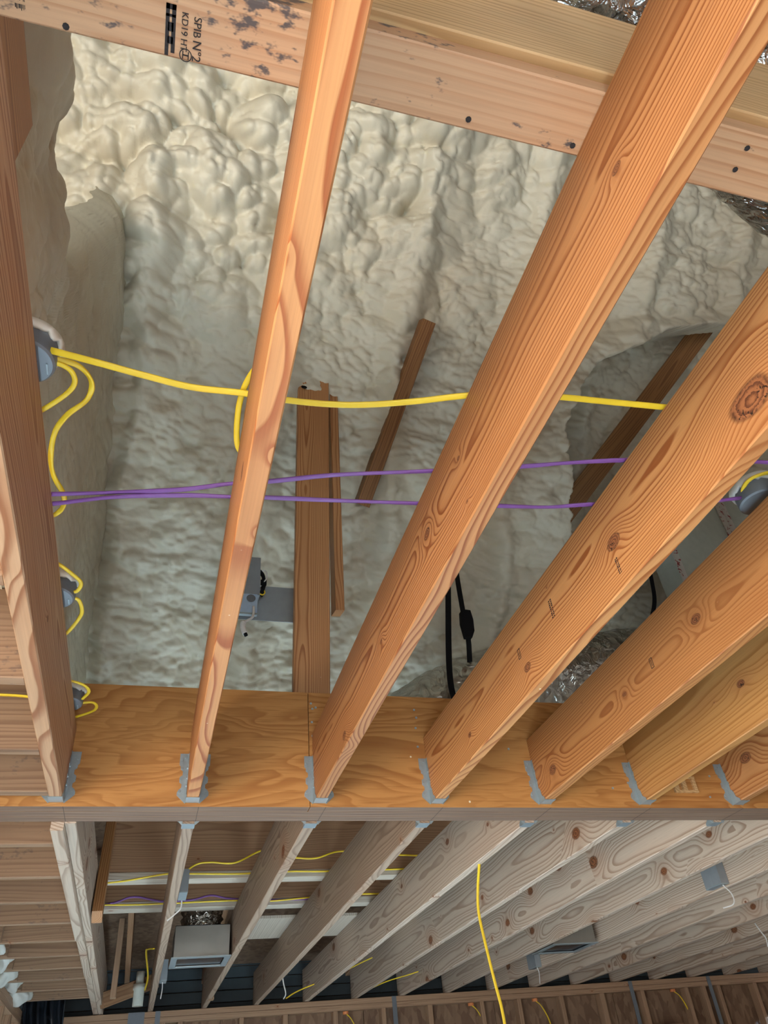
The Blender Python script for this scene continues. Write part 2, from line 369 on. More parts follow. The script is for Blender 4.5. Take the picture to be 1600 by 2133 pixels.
def prism(poly, axis, t0, t1):
    """2-D outline extruded between t0 and t1 along axis"""
    def pt(a, b, t): return {'x': (t, a, b), 'y': (a, t, b), 'z': (a, b, t)}[axis]
    n = len(poly)
    V = [pt(a, b, t0) for a, b in poly] + [pt(a, b, t1) for a, b in poly]
    F = [(i, (i + 1) % n, (i + 1) % n + n, i + n) for i in range(n)] + [tuple(range(n - 1, -1, -1)), tuple(range(n, 2 * n))]
    return V, F
def merge(*parts):
    V, F = [], []
    for v, f in parts:
        o = len(V); V += list(v); F += [tuple(i + o for i in q) for q in f]
    return V, F
def boxvf(lo, hi):
    x0, y0, z0 = lo; x1, y1, z1 = hi
    V = [(x0, y0, z0), (x1, y0, z0), (x1, y1, z0), (x0, y1, z0), (x0, y0, z1), (x1, y0, z1), (x1, y1, z1), (x0, y1, z1)]
    return V, [(0, 3, 2, 1), (4, 5, 6, 7), (0, 1, 5, 4), (1, 2, 6, 5), (2, 3, 7, 6), (3, 0, 4, 7)]
def lathe(prof, n=28):
    V, F = [], []
    for i in range(n):
        a = 2 * math.pi * i / n
        V += [(r * math.cos(a), r * math.sin(a), z) for r, z in prof]
    k = len(prof)
    for i in range(n):
        for j in range(k - 1):
            a, b = i * k + j, ((i + 1) % n) * k + j
            F.append((a, b, b + 1, a + 1))
    return V, F
def spline(pts, n=8):
    P = [Vector(p) for p in pts]; P = [P[0] * 2 - P[1]] + P + [P[-1] * 2 - P[-2]]
    out = []
    for i in range(1, len(P) - 2):
        for k in range(n):
            t = k / n; a, b, c, d = P[i - 1:i + 3]
            out.append(0.5 * (2 * b + (c - a) * t + (2 * a - 5 * b + 4 * c - d) * t * t + (3 * b - a - 3 * c + d) * t ** 3))
    out.append(P[-2]); return out
def sweep(pts, w, h, up=(0, 0, 1), n=8, seg=10, twist=0.0):
    C_ = spline(pts, n); c0 = sum(C_, Vector()) / len(C_)
    V, F = [], []
    for i, p in enumerate(C_):
        d = (C_[min(i + 1, len(C_) - 1)] - C_[max(i - 1, 0)]).normalized()
        x = d.cross(Vector(up));
        if x.length < 0.05: x = d.cross(Vector((0, 1, 0.2)))
        x.normalize(); z = x.cross(d)
        tw = twist * math.sin(i * 0.33)
        for k in range(seg):
            a = 2 * math.pi * k / seg
            ca, sa = math.cos(a), math.sin(a)
            ex = math.copysign(abs(ca) ** 0.7, ca) * w / 2; ez = math.copysign(abs(sa) ** 0.7, sa) * h / 2
            ex, ez = ex * math.cos(tw) - ez * math.sin(tw), ex * math.sin(tw) + ez * math.cos(tw)
            V.append(tuple(p + x * ex + z * ez - c0))
    m_ = len(C_)
    for i in range(m_ - 1):
        for k in range(seg):
            a, b = i * seg + k, i * seg + (k + 1) % seg
            F.append((a, b, b + seg, a + seg))
    F += [tuple(range(seg - 1, -1, -1)), tuple(range((m_ - 1) * seg, m_ * seg))]
    return V, F, c0
def cable(name, pts, mat, parent=None, w=0.0115, h=0.0055, up=(0, 0, 1), twist=0.0, n=8):
    V, F, c = sweep(pts, w, h, up, n, 10, twist)
    return add(name, mesh(name, V, F, mat, True), parent, c)

# ------------------------------------------------------------------ numpy noise for the foam relief
def _h(i, j, s):
    v = np.sin(i * 127.1 + j * 311.7 + s * 74.7) * 43758.5453
    return v - np.floor(v)
def vnoise(u, v, s=0):
    i, j = np.floor(u), np.floor(v); a, b = u - i, v - j
    a = a * a * (3 - 2 * a); b = b * b * (3 - 2 * b)
    return (_h(i, j, s) * (1 - a) + _h(i + 1, j, s) * a) * (1 - b) + (_h(i, j + 1, s) * (1 - a) + _h(i + 1, j + 1, s) * a) * b
def fbm(u, v, s=0, o=4):
    t = 0; a = 0.5
    for k in range(o): t = t + a * vnoise(u * 2 ** k, v * 2 ** k, s + k * 13); a *= 0.5
    return t
def domes(u, v, s=0, k=0.0):
    """packed round lobes with sharp creases between them, 0..1"""
    i0, j0 = np.floor(u), np.floor(v); best = np.zeros(u.shape)
    for di in (-1, 0, 1):
        for dj in (-1, 0, 1):
            i, j = i0 + di, j0 + dj
            cx = i + 0.1 + 0.8 * _h(i, j, s); cy = j + 0.1 + 0.8 * _h(i, j, s + 5)
            r = 0.74 + 0.36 * _h(i, j, s + 9)
            q = 1 - ((u - cx) ** 2 + (v - cy) ** 2) / (r * r)
            best = np.maximum(best, np.sqrt(np.maximum(q, 0)) * (0.6 + 0.6 * _h(i, j, s + 3)))
    return best
def sstep(x, a, b):
    t = np.clip((x - a) / (b - a), 0, 1); return t * t * (3 - 2 * t)
def relief(u, v, big=1.0, s=0):
    wu = u + 0.07 * (fbm(u * 3, v * 3, s + 1, 2) - 0.4) * 2; wv = v + 0.07 * (fbm(u * 3 + 7, v * 3, s + 2, 2) - 0.4) * 2
    wu2 = wu + 0.016 * (fbm(u * 11, v * 11, s + 3, 2) - 0.4) * 2; wv2 = wv + 0.016 * (fbm(u * 11 + 3, v * 11, s + 4, 2) - 0.4) * 2
    rough = 0.35 + 1.2 * fbm(u * 1.7, v * 1.7, s + 17, 2)
    h = 0.17 * big * domes(wu / 0.23, wv / 0.19, s + 20)
    h = h + 0.11 * (0.22 + 0.78 * big) * domes(wu2 / 0.105, wv2 / 0.085, s + 30)
    b = np.clip(big * 1.3 - 0.2, 0, 1)
    h = h + (1 - b) * 0.033 * rough * domes(wu2 / 0.050 + 1.2 * fbm(u * 5, v * 5, s + 6, 2), wv2 / 0.028, s + 40)
    h = h + b * 0.045 * domes(wu2 / 0.052, wv2 / 0.047, s + 44)
    h = h + 0.0065 * domes(wu2 / 0.026, wv2 / 0.0165, s + 50)
    h = h + 0.03 * (fbm(u * 2.5, v * 2.5, s + 8, 2) - 0.4)
    return h
def grid_mesh(name, P, mat):
    nu, nv = P.shape[:2]
    me = bpy.data.meshes.new(name)
    idx = np.arange(nu * nv).reshape(nu, nv)
    q = np.stack([idx[:-1, :-1], idx[1:, :-1], idx[1:, 1:], idx[:-1, 1:]], -1).reshape(-1, 4)
    me.vertices.add(nu * nv); me.vertices.foreach_set('co', P.reshape(-1).astype(np.float32))
    me.loops.add(q.size); me.loops.foreach_set('vertex_index', q.reshape(-1).astype(np.int32))
    me.polygons.add(len(q)); me.polygons.foreach_set('loop_start', np.arange(0, q.size, 4, dtype=np.int32))
    me.polygons.foreach_set('use_smooth', np.ones(len(q), dtype=bool))
    me.materials.append(mat); me.update(calc_edges=True); me.validate()
    return me

# ------------------------------------------------------------------ layout constants
PITCH = 0.4064; JX2 = 0.0996
H = 0.8227; HD = 0.2343          # near joists: underside height and depth
H2 = 0.802                        # far joists: underside height
YB, TB = 2.4433, 0.140            # header: near face and thickness
HB, HT = 0.8087, 1.2117           # header: underside and top
YF = YB + TB
YW = 7.08
def jx(k): return -0.298 if k == 1 else JX2 + (k - 2) * PITCH

# ------------------------------------------------------------------ room shell
fl = add('floor', mesh('floor', *boxvf((-5, -5, -0.2), (8, 10, 0)), SLAB), None, (0, 0, -ZC)); tag(fl, kind='structure', label='bare concrete floor slab of the house')
def shell_wall(name, lo, hi, hole=None, axis='x'):
    """plain wall, with an opening where hole=(a0,a1,z0,z1) along the other axis"""
    if hole is None: parts = [(lo, hi)]
    else:
        a0, a1, z0, z1 = hole; parts = []
        k = 1 if axis == 'x' else 0
        def sub(l, h, i, v0, v1):
            l, h = list(l), list(h); l[i] = v0; h[i] = v1; return l, h
        parts.append(sub(lo, hi, k, lo[k], a0)); parts.append(sub(lo, hi, k, a1, hi[k]))
        l, h = sub(lo, hi, k, a0, a1)
        parts.append(sub(l, h, 2, lo[2], z0)); parts.append(sub(l, h, 2, z1, hi[2]))
    V, F = merge(*[boxvf(l, h) for l, h in parts if all(h[i] - l[i] > 1e-4 for i in range(3))])
    o = add(name, mesh(name, V, F, BOARDW), None); tag(o, kind='structure')
    return o
shell_wall('wall_near', (-3.1, -2.95, -ZC), (6.5, -2.85, 0.80), (-2.4, 1.2, -1.6, 0.5), 'y')['label'] = 'wall behind the viewer with a wide opening'
shell_wall('wall_right', (6.45, -2.95, -ZC), (6.55, 7.4, 0.70), (2.6, 4.8, 0.18, 0.45), 'x')['label'] = 'right hand wall with a high slot added for the sun'  # unseen slot, shaped to throw a sun patch on the floor
shell_wall('wall_left', (-3.2, -2.95, -ZC), (-3.1, 7.4, 0.80), (-2.1, 0.3, -1.6, 0.5), 'x')['label'] = 'outer wall at the left with a door opening'

# ------------------------------------------------------------------ sprayed roof slope, gable, attic roof
SL = 1.08; NRM = np.array([0, -SL, -1.0]) / math.hypot(SL, 1); DIR = np.array([0, 1.0, -SL]) / math.hypot(SL, 1)
P0 = np.array([0, 2.28, 2.75])
def roof_foam():
    du = 0.0075
    u = np.arange(-1.7, 3.7, du); v = np.arange(-2.5, 1.62, du)     # across, down the slope
    U, Vv = np.meshgrid(u, v, indexing='ij')
    Y = 2.28 + Vv * DIR[1]
    big = 0.16 + 0.95 * sstep(0.55 - 0.75 * U - Vv * 1.0, 0.2, 1.3) + 0.25 * fbm(U * 1.3, Vv * 1.3, 40, 2)
    h = relief(U, Vv, big, 3)
    h = h + 0.07 * np.exp(-(((U + 0.3 * (fbm(U, Vv, 77) - 0.5)) % 0.61 - 0.3) / 0.07) ** 2)            # foam carried over the rafters
    h = h + 0.10 * (fbm(U * 1.1, Vv * 1.1, 91, 2) - 0.45) - 0.02
    # opening towards the deeper bay on the right
    wob = 0.07 * (fbm(U * 7, Vv * 7, 55) - 0.5) + 0.03 * (fbm(U * 22, Vv * 22, 56) - 0.5)
    xb = np.interp(Y, [1.60, 1.86, 1.92, 1.98, 2.07, 2.17, 2.34, 2.51, 2.60, 3.4], [3.9, 2.75, 2.34, 2.2, 1.97, 1.85, 1.80, 1.87, 1.88, 2.0])
    rec = sstep(U + wob - xb, 0.0, 0.045)
    h = h + 0.05 * sstep(U - xb, -0.35, 0.0) * (1 - rec)
    h = h - 0.42 * rec
    P = P0 + U[..., None] * np.array([1.0, 0, 0]) + Vv[..., None] * DIR + (h - 0.04)[..., None] * NRM
    P = P - P0
    o = add('ceiling', grid_mesh('roof_foam', P, FOAM), None, tuple(P0))
    tag(o, 'lumpy cream spray foam covering the steep roof slope', None, None, 'structure')
roof_foam()
def gable_foam():
    d = 0.0085
    y = np.arange(0.43, 3.6, d); z = np.arange(1.04, 5.2, d * 1.15)
    Yg, Zg = np.meshgrid(y, z, indexing='ij')
    zr = 2.75 - SL * (Yg - 2.28) + 0.08
    ztop = np.minimum(zr, 1.72 + 2.0 * sstep(Yg, 1.05, 2.1) + 0.28 * (fbm(Yg * 4, Yg * 0, 64, 3) - 0.42))
    T = (Zg - 1.04) / 4.16
    Zg = 1.04 + T * (ztop - 1.04)
    col = sstep(-Yg, -1.35, -1.0)
    h = (0.42 + 0.25 * col) * relief(Yg * 0.8, Zg * 0.8, 0.12 + 0.16 * col + 0.5 * T ** 5, 60) + 0.05 * (fbm(Yg * 2.2, Zg * 2.2, 63) - 0.5)
    h = h - 0.16 * T ** 14 * sstep(-Yg, -2.2, -1.6)
    X = -0.41 + h
    P = np.stack([X, Yg, Zg], -1)
    o = add('wall_gable', grid_mesh('gable_foam', P - np.array([-0.41, 1.8, 2.0]), FOAMW), None, (-0.41, 1.8, 2.0))
    tag(o, 'smoother cream spray foam on the gable wall at the left', None, None, 'structure')
gable_foam()
def lid_foam():
    d = 0.014
    x = np.arange(-1.35, -0.40, d); y = np.arange(0.2, 2.5, d)
    X, Y = np.meshgrid(x, y, indexing='ij'); h = 0.7 * relief(X, Y, 0.4, 88)
    P = np.stack([X, Y, 1.16 - h], -1)
    o = add('ceiling', grid_mesh('side_foam', P - np.array([-0.9, 1.3, 1.1]), FOAM), None, (-0.9, 1.3, 1.1))
    tag(o, 'spray foam glimpsed above the cross joists at the left edge', None, None, 'structure')
lid_foam()
ro = thing('roof', 'strand board roof deck and rafters above the far attic', None, (2.5, 5.2, 1.4), kind='structure')
def slab(name, p0, p1, w, t, mat, parent): return board(name, p0, p1, w, t, mat, parent)
V, F = boxvf((-4.2, -2.05, -0.02), (4.2, 2.2, 0.02))
dk = add('roof_deck', mesh('roof_deck', V, F, OSBD), ro, (2.5, 5.45, 1.36), frame((0, 1, -0.11)))
for i in range(13):
    x = -0.1 + i * 0.61
    board('rafter', (x, 3.45, 1.50), (x, 7.5, 1.055), 0.038, 0.14, SHADEW, ro)
tp = add('roof', mesh('roof', *merge(boxvf((-3.3, -3.1, 5.3), (6.8, 2.6, 5.4)), boxvf((-3.3, -3.1, 0.9), (-3.2, 7.6, 5.4)), boxvf((6.7, -3.1, 0.9), (6.8, 7.6, 5.4)),
     boxvf((-3.3, -3.1, 0.9), (6.8, -3.0, 5.4)), boxvf((-3.3, 7.5, -1.62), (6.8, 7.6, 5.4)), boxvf((-3.3, 2.4, 3.4), (6.8, 7.6, 3.5))), OSBD), None)
tag(tp, 'unseen outer shell added to keep sky light out', None, None, 'structure')  # unseen shell added to block sky light from leaking in

# ------------------------------------------------------------------ header
hd = thing('header_beam', 'orange laminated veneer header crossing the whole picture', 'beam', (1.5, YB, HB))
tp3 = TB / 3
def ply(name, x0, x1, y0, y1):
    V, F = boxvf((x0, y0, HB), (x1, y1, HT)); c = ((x0 + x1) / 2, (y0 + y1) / 2, (HB + HT) / 2)
    V = [(a - c[0], b - c[1], z - c[2]) for a, b, z in V]
    me = mesh(name, V, F, [LVL, PLYE])
    for p in me.polygons:
        if abs(p.normal.z) > 0.9: p.material_index = 1
    return add(name, me, hd, c)
ply('veneer_ply', -1.4, 0.474, YB, YB + tp3 - 0.0012); ply('veneer_ply', 0.4765, 4.5, YB, YB + tp3 - 0.0012)
ply('veneer_ply', -1.4, 4.5, YB + tp3, YB + 2 * tp3 - 0.0012); ply('veneer_ply', -1.4, 4.5, YB + 2 * tp3, YF)
for k in range(1, 9):
    x = jx(k) + 0.0215
    V, F = boxvf((-0.0008, -TB / 2, -0.0003), (0.0008, TB / 2, 0.0003))
    add('pencil_line', mesh('pencil_line', V, F, PENC), hd, (x, YB + TB / 2, HB - 0.0002))
# small shallow carved block and screw heads on the header face
V, F = merge(boxvf((-0.05, -0.012, -0.004), (0.05, 0, 0.004)), boxvf((-0.05, -0.012, 0.05), (0.05, 0, 0.056)), boxvf((-0.05, -0.010, 0), (-0.03, 0, 0.055)),
             boxvf((0.036, -0.010, 0), (0.05, 0, 0.055)), boxvf((-0.012, -0.010, 0), (0.006, 0, 0.05)))
bl = add('wood_scrap', mesh('wood_scrap', V, F, EDGEW), None, (1.92, YB, 0.868)); tag(bl, 'small carved pale wood scrap stuck on the header face', 'wood scrap')
def disc(r, t, n=8):
    V, F = lathe([(0.0001, 0), (r, 0), (r, t), (0.0001, t)], n); return V, F
nails = []
for (x, z) in [(0.485, 1.17), (0.49, 1.15), (0.502, 1.155), (0.487, 1.1), (0.489, 1.05), (0.87, 1.16), (0.875, 1.13), (0.868, 1.09), (1.61, 0.88), (1.68, 0.90), (1.70, 0.87), (1.22, 1.02), (0.868, 1.02), (2.02, 0.85), (2.05, 0.93)]:
    V, F = disc(0.0042, 0.002); nails.append(([(a + x - 1.5, -c, b + z - 1.0) for a, b, c in V], F))
V, F = merge(*nails); o = add('nail_heads', mesh('nail_heads', V, F, GALV), hd, (1.5, YB, 1.0)); o['kind'] = 'stuff'

# ------------------------------------------------------------------ near joists
NLAB = {1: 'ceiling joist at the left edge carrying three round metal boxes', 2: 'second ceiling joist from the left with wavy striped underside',
        3: 'wide fine-grained ceiling joist in the middle, crossing the whole upper picture', 4: 'ceiling joist with a huge dark knot near the right edge',
        5: 'ceiling joist right of the one with the huge knot, small stamped rectangle', 6: 'ceiling joist with yellow resin patches and broad grain at lower right',
        7: 'short bit of ceiling joist in the lower right corner above the header'}
for k in range(1, 8):
    y0 = -2.75
    o = board('ceiling_joist', (jx(k), y0, H + HD / 2), (jx(k), YB - 0.002, H + HD / 2), 0.038, HD, J[k])
    # put the object origin where the grain is laid out (joist middle at y = 1.45)
    me = o.data.copy(); me.transform(Matrix.Translation((0, (y0 + YB) / 2 - 1.45, 0))); o.data = me
    o.location.y = 1.45
    ORIG[o.name] = tuple(o.location)
    tag(o, NLAB[k], 'joist', 'joists in front of the header')
    NLAB[k] = o
# ink marks on the joists
def marks(parent, x, y0, y1, z0, z1, rows, name='ink_stamp', seed=0):
    rr = random.Random(seed); parts = []
    for r in range(rows):
        n = 9
        yw = (y1 - y0) / rows * 0.7; yb = y0 + (y1 - y0) * r / rows
        for i in range(n):
            zz = z0 + (z1 - z0) * i / n; zw = (z1 - z0) / n * (0.35 + 0.4 * rr.random())
            parts.append(boxvf((-0.0005, yb - (y0 + y1) / 2, zz - (z0 + z1) / 2), (0, yb + yw * (0.6 + 0.4 * rr.random()) - (y0 + y1) / 2, zz + zw - (z0 + z1) / 2)))
    V, F = merge(*parts)
    o = add(name, mesh(name, V, F, INK), parent, (x, (y0 + y1) / 2, (z0 + z1) / 2)); return o
def frame_mark(parent, x, y0, y1, z0, z1):
    t = 0.0016; cy, cz = (y0 + y1) / 2, (z0 + z1) / 2; a, b = (y1 - y0) / 2, (z1 - z0) / 2
    parts = [boxvf((-0.0005, -a, -b), (0, a, -b + t)), boxvf((-0.0005, -a, b - t), (0, a, b)), boxvf((-0.0005, -a, -b), (0, -a + t, b)), boxvf((-0.0005, a - t, -b), (0, a, b)),
             boxvf((-0.0005, -0.0008, -b * 0.6), (0, 0.0008, b * 0.6))]
    V, F = merge(*parts); add('ink_stamp', mesh('ink_stamp', V, F, INK), parent, (x, cy, cz))
marks(NLAB[4], jx(4) - 0.0191, 1.398, 1.416, 0.927, 0.979, 2, seed=3)
marks(NLAB[4], jx(4) - 0.0191, 1.105, 1.117, 0.855, 0.895, 2, seed=4)
frame_mark(NLAB[4], jx(4) - 0.0191, 1.610, 1.624, 0.926, 0.955)
frame_mark(NLAB[5], jx(5) - 0.0191, 1.609, 1.623, 0.921, 0.951)

# ------------------------------------------------------------------ joist hangers
def hanger_meshes():
    t = 0.0014
    pro = [(0.0205, -0.002), (0.0205, 0.155), (0.048, 0.155), (0.048, 0.118), (0.043, 0.112), (0.043, 0.103), (0.036, 0.097), (0.036, 0.085),
           (0.044, 0.079), (0.044, 0.062), (0.037, 0.056), (0.037, 0.045), (0.045, 0.038), (0.049, 0.03), (0.049, 0.021), (0.0225, -0.004)]
    fr_ = prism(pro, 'y', -t, 0); fl_ = prism([(-a, b) for a, b in pro][::-1], 'y', -t, 0)
    sp = [(0, 0), (0, 0.155), (-0.010, 0.155), (-0.012, 0.12), (-0.016, 0.112), (-0.013, 0.10), (-0.013, 0.085), (-0.019, 0.078), (-0.016, 0.066), (-0.016, 0.05), (-0.026, 0.04), (-0.030, 0.02), (-0.047, 0.008), (-0.047, 0)]
    sl = prism(sp, 'x', -0.0208, -0.0194); sr = prism(sp, 'x', 0.0194, 0.0208)
    seat = boxvf((-0.0208, -0.048, -0.0016), (0.0208, 0.0, -0.0002))
    nl = []
    for sx in (-1, 1):
        for (x, z) in ((0.030, 0.143), (0.041, 0.132), (0.040, 0.108), (0.041, 0.07), (0.042, 0.032)):
            V, F = disc(0.004, 0.0032, 7); nl.append(([(a + sx * x, -c - t, b + z) for a, b, c in V], F))
        for (y, z) in ((0.012, 0.105), (0.013, 0.072), (0.02, 0.045)):
            V, F = disc(0.0038, 0.004, 7); nl.append(([(sx * (0.0205 + c), -y + a, b + z) for a, b, c in V], F))
    return {'flange': [mesh('flange', *fl_, GALV), mesh('flange', *fr_, GALV)], 'side_plate': [mesh('side_plate', *sl, GALV), mesh('side_plate', *sr, GALV)],
            'seat': [mesh('seat', *seat, GALV)], 'nail_heads': [mesh('nail_heads', *merge(*nl), GALV)]}
HM = hanger_meshes()
ORD = ['first', 'second', 'third', 'fourth', 'fifth', 'sixth', 'seventh', 'eighth', 'ninth', 'tenth', 'eleventh', 'twelfth', 'thirteenth', 'fourteenth', 'fifteenth', 'sixteenth']
def hanger(x, y, z, flip, label, group):
    t = thing('joist_hanger', label, 'joist hanger', (x, y, z), group)
    if flip: t.rotation_euler = (0, 0, math.pi)
    fl0 = None
    for n, ms in HM.items():
        for me in ms:
            o = bpy.data.objects.new(n, me); COL.objects.link(o); o.parent = t
            if n == 'flange' and fl0 is None: fl0 = o
            if n == 'nail_heads': o['kind'] = 'stuff'; o.parent = fl0
for k in range(1, 8):
    hanger(jx(k), YB - 0.0005, H - 0.0005, False, f'steel hanger on the front of the header, {ORD[k-1]} from the left', 'hangers on the front of the header')
for k in range(2, 9):
    hanger(jx(k), YF + 0.0005, H2 - 0.0005, True, f'steel hanger seat behind the header, {ORD[k-2]} from the left', 'hangers behind the header')

# ------------------------------------------------------------------ far joists
for k in range(2, 17):
    nm = f'grey-brown joist beyond the header, {ORD[k-2]} from the left'
    o = board('ceiling_joist', (jx(k), YF + 0.004, H2 + HD / 2), (jx(k), YW + 0.085, H2 + HD / 2), 0.038, HD, FARSH if k < 5 else FARW)
    tag(o, nm, 'joist', 'joists beyond the header')
db = thing('doubled_joist', 'pale doubled joist built from stepped boards beyond the header at left', 'joist', (-0.285, YF, H2))
board('long_board', (-0.262, YF + 0.004, H2 + 0.12), (-0.262, YW + 0.085, H2 + 0.12), 0.034, 0.235, FARW, db)
board('short_board', (-0.299, YF + 0.004, H2 + 0.098), (-0.299, 4.26, H2 + 0.098), 0.038, 0.235, FARW, db)
board('short_board', (-0.299, 4.264, H2 + 0.112), (-0.299, 5.38, H2 + 0.112), 0.038, 0.235, FARW, db)
board('short_board', (-0.299, 5.384, H2 + 0.121), (-0.299, YW + 0.085, H2 + 0.121), 0.038, 0.235, FARW, db)

# ------------------------------------------------------------------ cross joists at left
ys = [1.25, 1.655, 2.06, 2.372]
for i, y in enumerate(ys):
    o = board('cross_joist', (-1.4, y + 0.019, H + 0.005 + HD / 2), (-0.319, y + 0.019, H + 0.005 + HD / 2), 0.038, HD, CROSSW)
    tag(o, f'brown cross joist ending at the left edge joist, {ORD[i]} from the top', 'joist', 'cross joists left of the edge joist')
ys = [2.86, 3.27, 3.66, 4.05, 4.45, 4.83, 5.20, 5.57, 5.95, 6.35]
for i, y in enumerate(ys):
    t = thing('cross_joist', f'brown cross joist left of the doubled joist, {ORD[i]} below the header', 'joist', (-0.8, y, H2 + 0.02), 'cross joists left of the doubled joist')
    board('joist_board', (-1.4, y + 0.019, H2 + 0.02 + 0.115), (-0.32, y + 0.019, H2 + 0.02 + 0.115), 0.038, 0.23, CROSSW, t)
    xl = -0.62 - 0.012 * i
    if i > 2: board('lap_board', (-1.4, y - 0.0195, H2 + 0.02 + 0.115), (xl, y - 0.0195, H2 + 0.02 + 0.115), 0.037, 0.225, CROSSW, t)

# ------------------------------------------------------------------ strongbacks and attic boards
sb = thing('strongback', 'pale board with grade stamps and black mould lying across the joists', 'strongback', (0.9, 0.355, 1.057))
o = board('flat_board', (-0.62, 0.354, 1.057 + 0.0195), (2.8, 0.346, 1.057 + 0.0195), 0.038, 0.089, STRONGW, sb, up=(0, -1, 0.0001))
board('edge_board', (-0.62, 0.316, 1.096 + 0.145), (2.8, 0.308, 1.096 + 0.145), 0.038, 0.29, EDGEW, sb)
def text(body, size, loc, parent, mat=INK, xdir=(0, 1, 0), ydir=(1, 0, 0)):
    c = bpy.data.curves.new('lettering', 'FONT'); c.body = body; c.size = size; c.extrude = 0.0002
    tmp = bpy.data.objects.new('lettering', c); COL.objects.link(tmp)
    me = bpy.data.meshes.new_from_object(tmp.evaluated_get(bpy.context.evaluated_depsgraph_get()))
    bpy.data.objects.remove(tmp); me.materials.clear(); me.materials.append(mat)
    x, y = Vector(xdir), Vector(ydir); z = x.cross(y)
    return add('grade_stamp', me, parent, loc, Matrix(((x.x, y.x, z.x), (x.y, y.y, z.y), (x.z, y.z, z.z))))
ZS = 1.0567
text('SPIB', 0.013, (-0.056, 0.345, ZS), sb); text('N\u00b02', 0.015, (-0.056, 0.371, ZS), sb)
text('KD19 HT', 0.011, (-0.0705, 0.343, ZS), sb)
def ring(r0, r1, n=20):
    V = [(r * math.cos(2 * math.pi * i / n), r * math.sin(2 * math.pi * i / n), 0) for i in range(n) for r in (r0, r1)]
    return V, [(2 * i, 2 * ((i + 1) % n), 2 * ((i + 1) % n) + 1, 2 * i + 1) for i in range(n)]
V, F = ring(0.0066, 0.0078); V2, F2 = merge((V, F), boxvf((-0.004, -0.0045, -0.0001), (-0.0028, 0.0045, 0.0001)), boxvf((0.0028, -0.0045, -0.0001), (0.004, 0.0045, 0.0001)), boxvf((-0.004, -0.0008, -0.0001), (0.004, 0.0008, 0.0001)))
add('grade_stamp', mesh('grade_stamp', V2, F2, INK), sb, (-0.064, 0.391, ZS))
for (x0, x1, y0, y1) in [(-0.0895, -0.0775, 0.338, 0.396)]:
    parts = [boxvf((x0, y0, -0.0002), (x0 + 0.0045, y1, 0.0002)), boxvf((x0 + 0.0072, y0, -0.0002), (x1, y1 - 0.004, 0.0002)), boxvf((x0, y0, -0.0002), (x1, y0 + 0.006, 0.0002)), boxvf((x0, y0 + 0.011, -0.0002), (x1, y0 + 0.014, 0.0002)),
             boxvf((x0 + .003, y0 + 0.02, -0.0002), (x0 + .0095, y0 + 0.03, 0.0002)), boxvf((x0 + .003, y0 + 0.036, -0.0002), (x0 + .0095, y0 + 0.044, 0.0002))]
    V, F = merge(*parts); add('grade_stamp', mesh('grade_stamp', V, F, INK), sb, (0, 0, ZS))
marks(sb, 0, 0, 0.03, 0, 0.012, 3, 'grade_stamp', 9).matrix_local = Matrix.Translation((-0.255 - 0.9, 0.375 - 0.355, -0.0004)) @ Matrix.Rotation(math.pi / 2, 4, 'Y')
for (x, y) in [(0.315, 0.383), (0.475, 0.383), (-0.105, 0.332), (-0.205, 0.392), (0.733, 0.328), (0.735, 0.36)]:
    V, F = disc(0.0042, 0.001); add('nail_head', mesh('nail_head', [(a, b, -c) for a, b, c in V], [q[::-1] for q in F], INK), sb, (x, y, 1.0572))
def far_sb(y, zt, label):
    t = thing('strongback', label, 'strongback', (1.2, y, 1.037), 'strongbacks over the far joists')
    board('flat_board', (-0.24, y + 0.045, 1.037 + 0.02), (4.6, y + 0.085, 1.037 + 0.02), 0.038, 0.092, LITW, t, up=(0, -1, 0.0001))
    board('edge_board', (-0.24, y + 0.019, (1.077 + zt) / 2), (4.6, y + 0.059, (1.077 + zt) / 2), 0.038, zt - 1.077, SHADEW, t)
far_sb(4.23, 1.42, 'tall brown board on a flat lit strip just beyond the header')
far_sb(4.845, 1.23, 'dark brown board with cables along its lower edge, further back')
V, F = boxvf((-0.6, -0.31, 0), (0.6, 0.31, 0.016))
o = add('plywood_strip', mesh('plywood_strip', V, F, LITW), None, (1.14, 5.50, 1.037)); tag(o, 'pale flat board lying over the far joists beside the vent boot', 'board')
o = board('brace', (-0.216, 3.93, 0.815), (-0.222, 4.13, 1.34), 0.045, 0.089, DARKW, None, up=(0, 1, 0)); tag(o, 'short slanted brown brace beside the pale doubled joist', 'brace')
o = board('stud', (-0.165, 6.2, 0.79), (-0.165, 6.2, 1.30), 0.038, 0.089, STUDW, None, up=(0, 1, 0)); tag(o, 'thin upright stud right of the doubled joist in the dark attic', 'stud')
o = board('stud', (0.52, 6.65, 0.80), (0.52, 6.65, 1.22), 0.038, 0.089, STUDW, None, up=(0, 1, 0)); tag(o, 'short upright stud behind the vent boot', 'stud')

# ------------------------------------------------------------------ posts and struts in the attic
pt = thing('post', 'brown upright post with a batten, behind the header', 'post', (0.50, 2.65, 1.2))
board('post_board', (0.5285, 2.67, 1.20), (0.486, 2.13, 3.34), 0.145, 0.038, DARKW, pt, up=(0, 1, 0.2))
board('batten', (0.640, 2.60, 1.655), (0.576, 2.19, 3.32), 0.038, 0.089, DARKW, pt, up=(0, 1, 0.2))
V, F = disc(0.014, 0.002, 9); add('knot_hole', mesh('knot_hole', V, F, BLK), pt, (0.452, 2.268, 2.66), frame((0, 0.97, -0.24)).to_4x4().to_3x3() @ Matrix.Rotation(math.pi / 2, 3, 'X'))
marks(pt, 0, 0, 0.03, 0, 0.07, 2, 'ink_stamp', 21).matrix_local = Matrix.Translation((0.045, -0.115, 0.52)) @ Matrix.Rotation(math.pi / 2, 4, 'Z') @ Matrix.Rotation(math.pi / 2, 4, 'X')
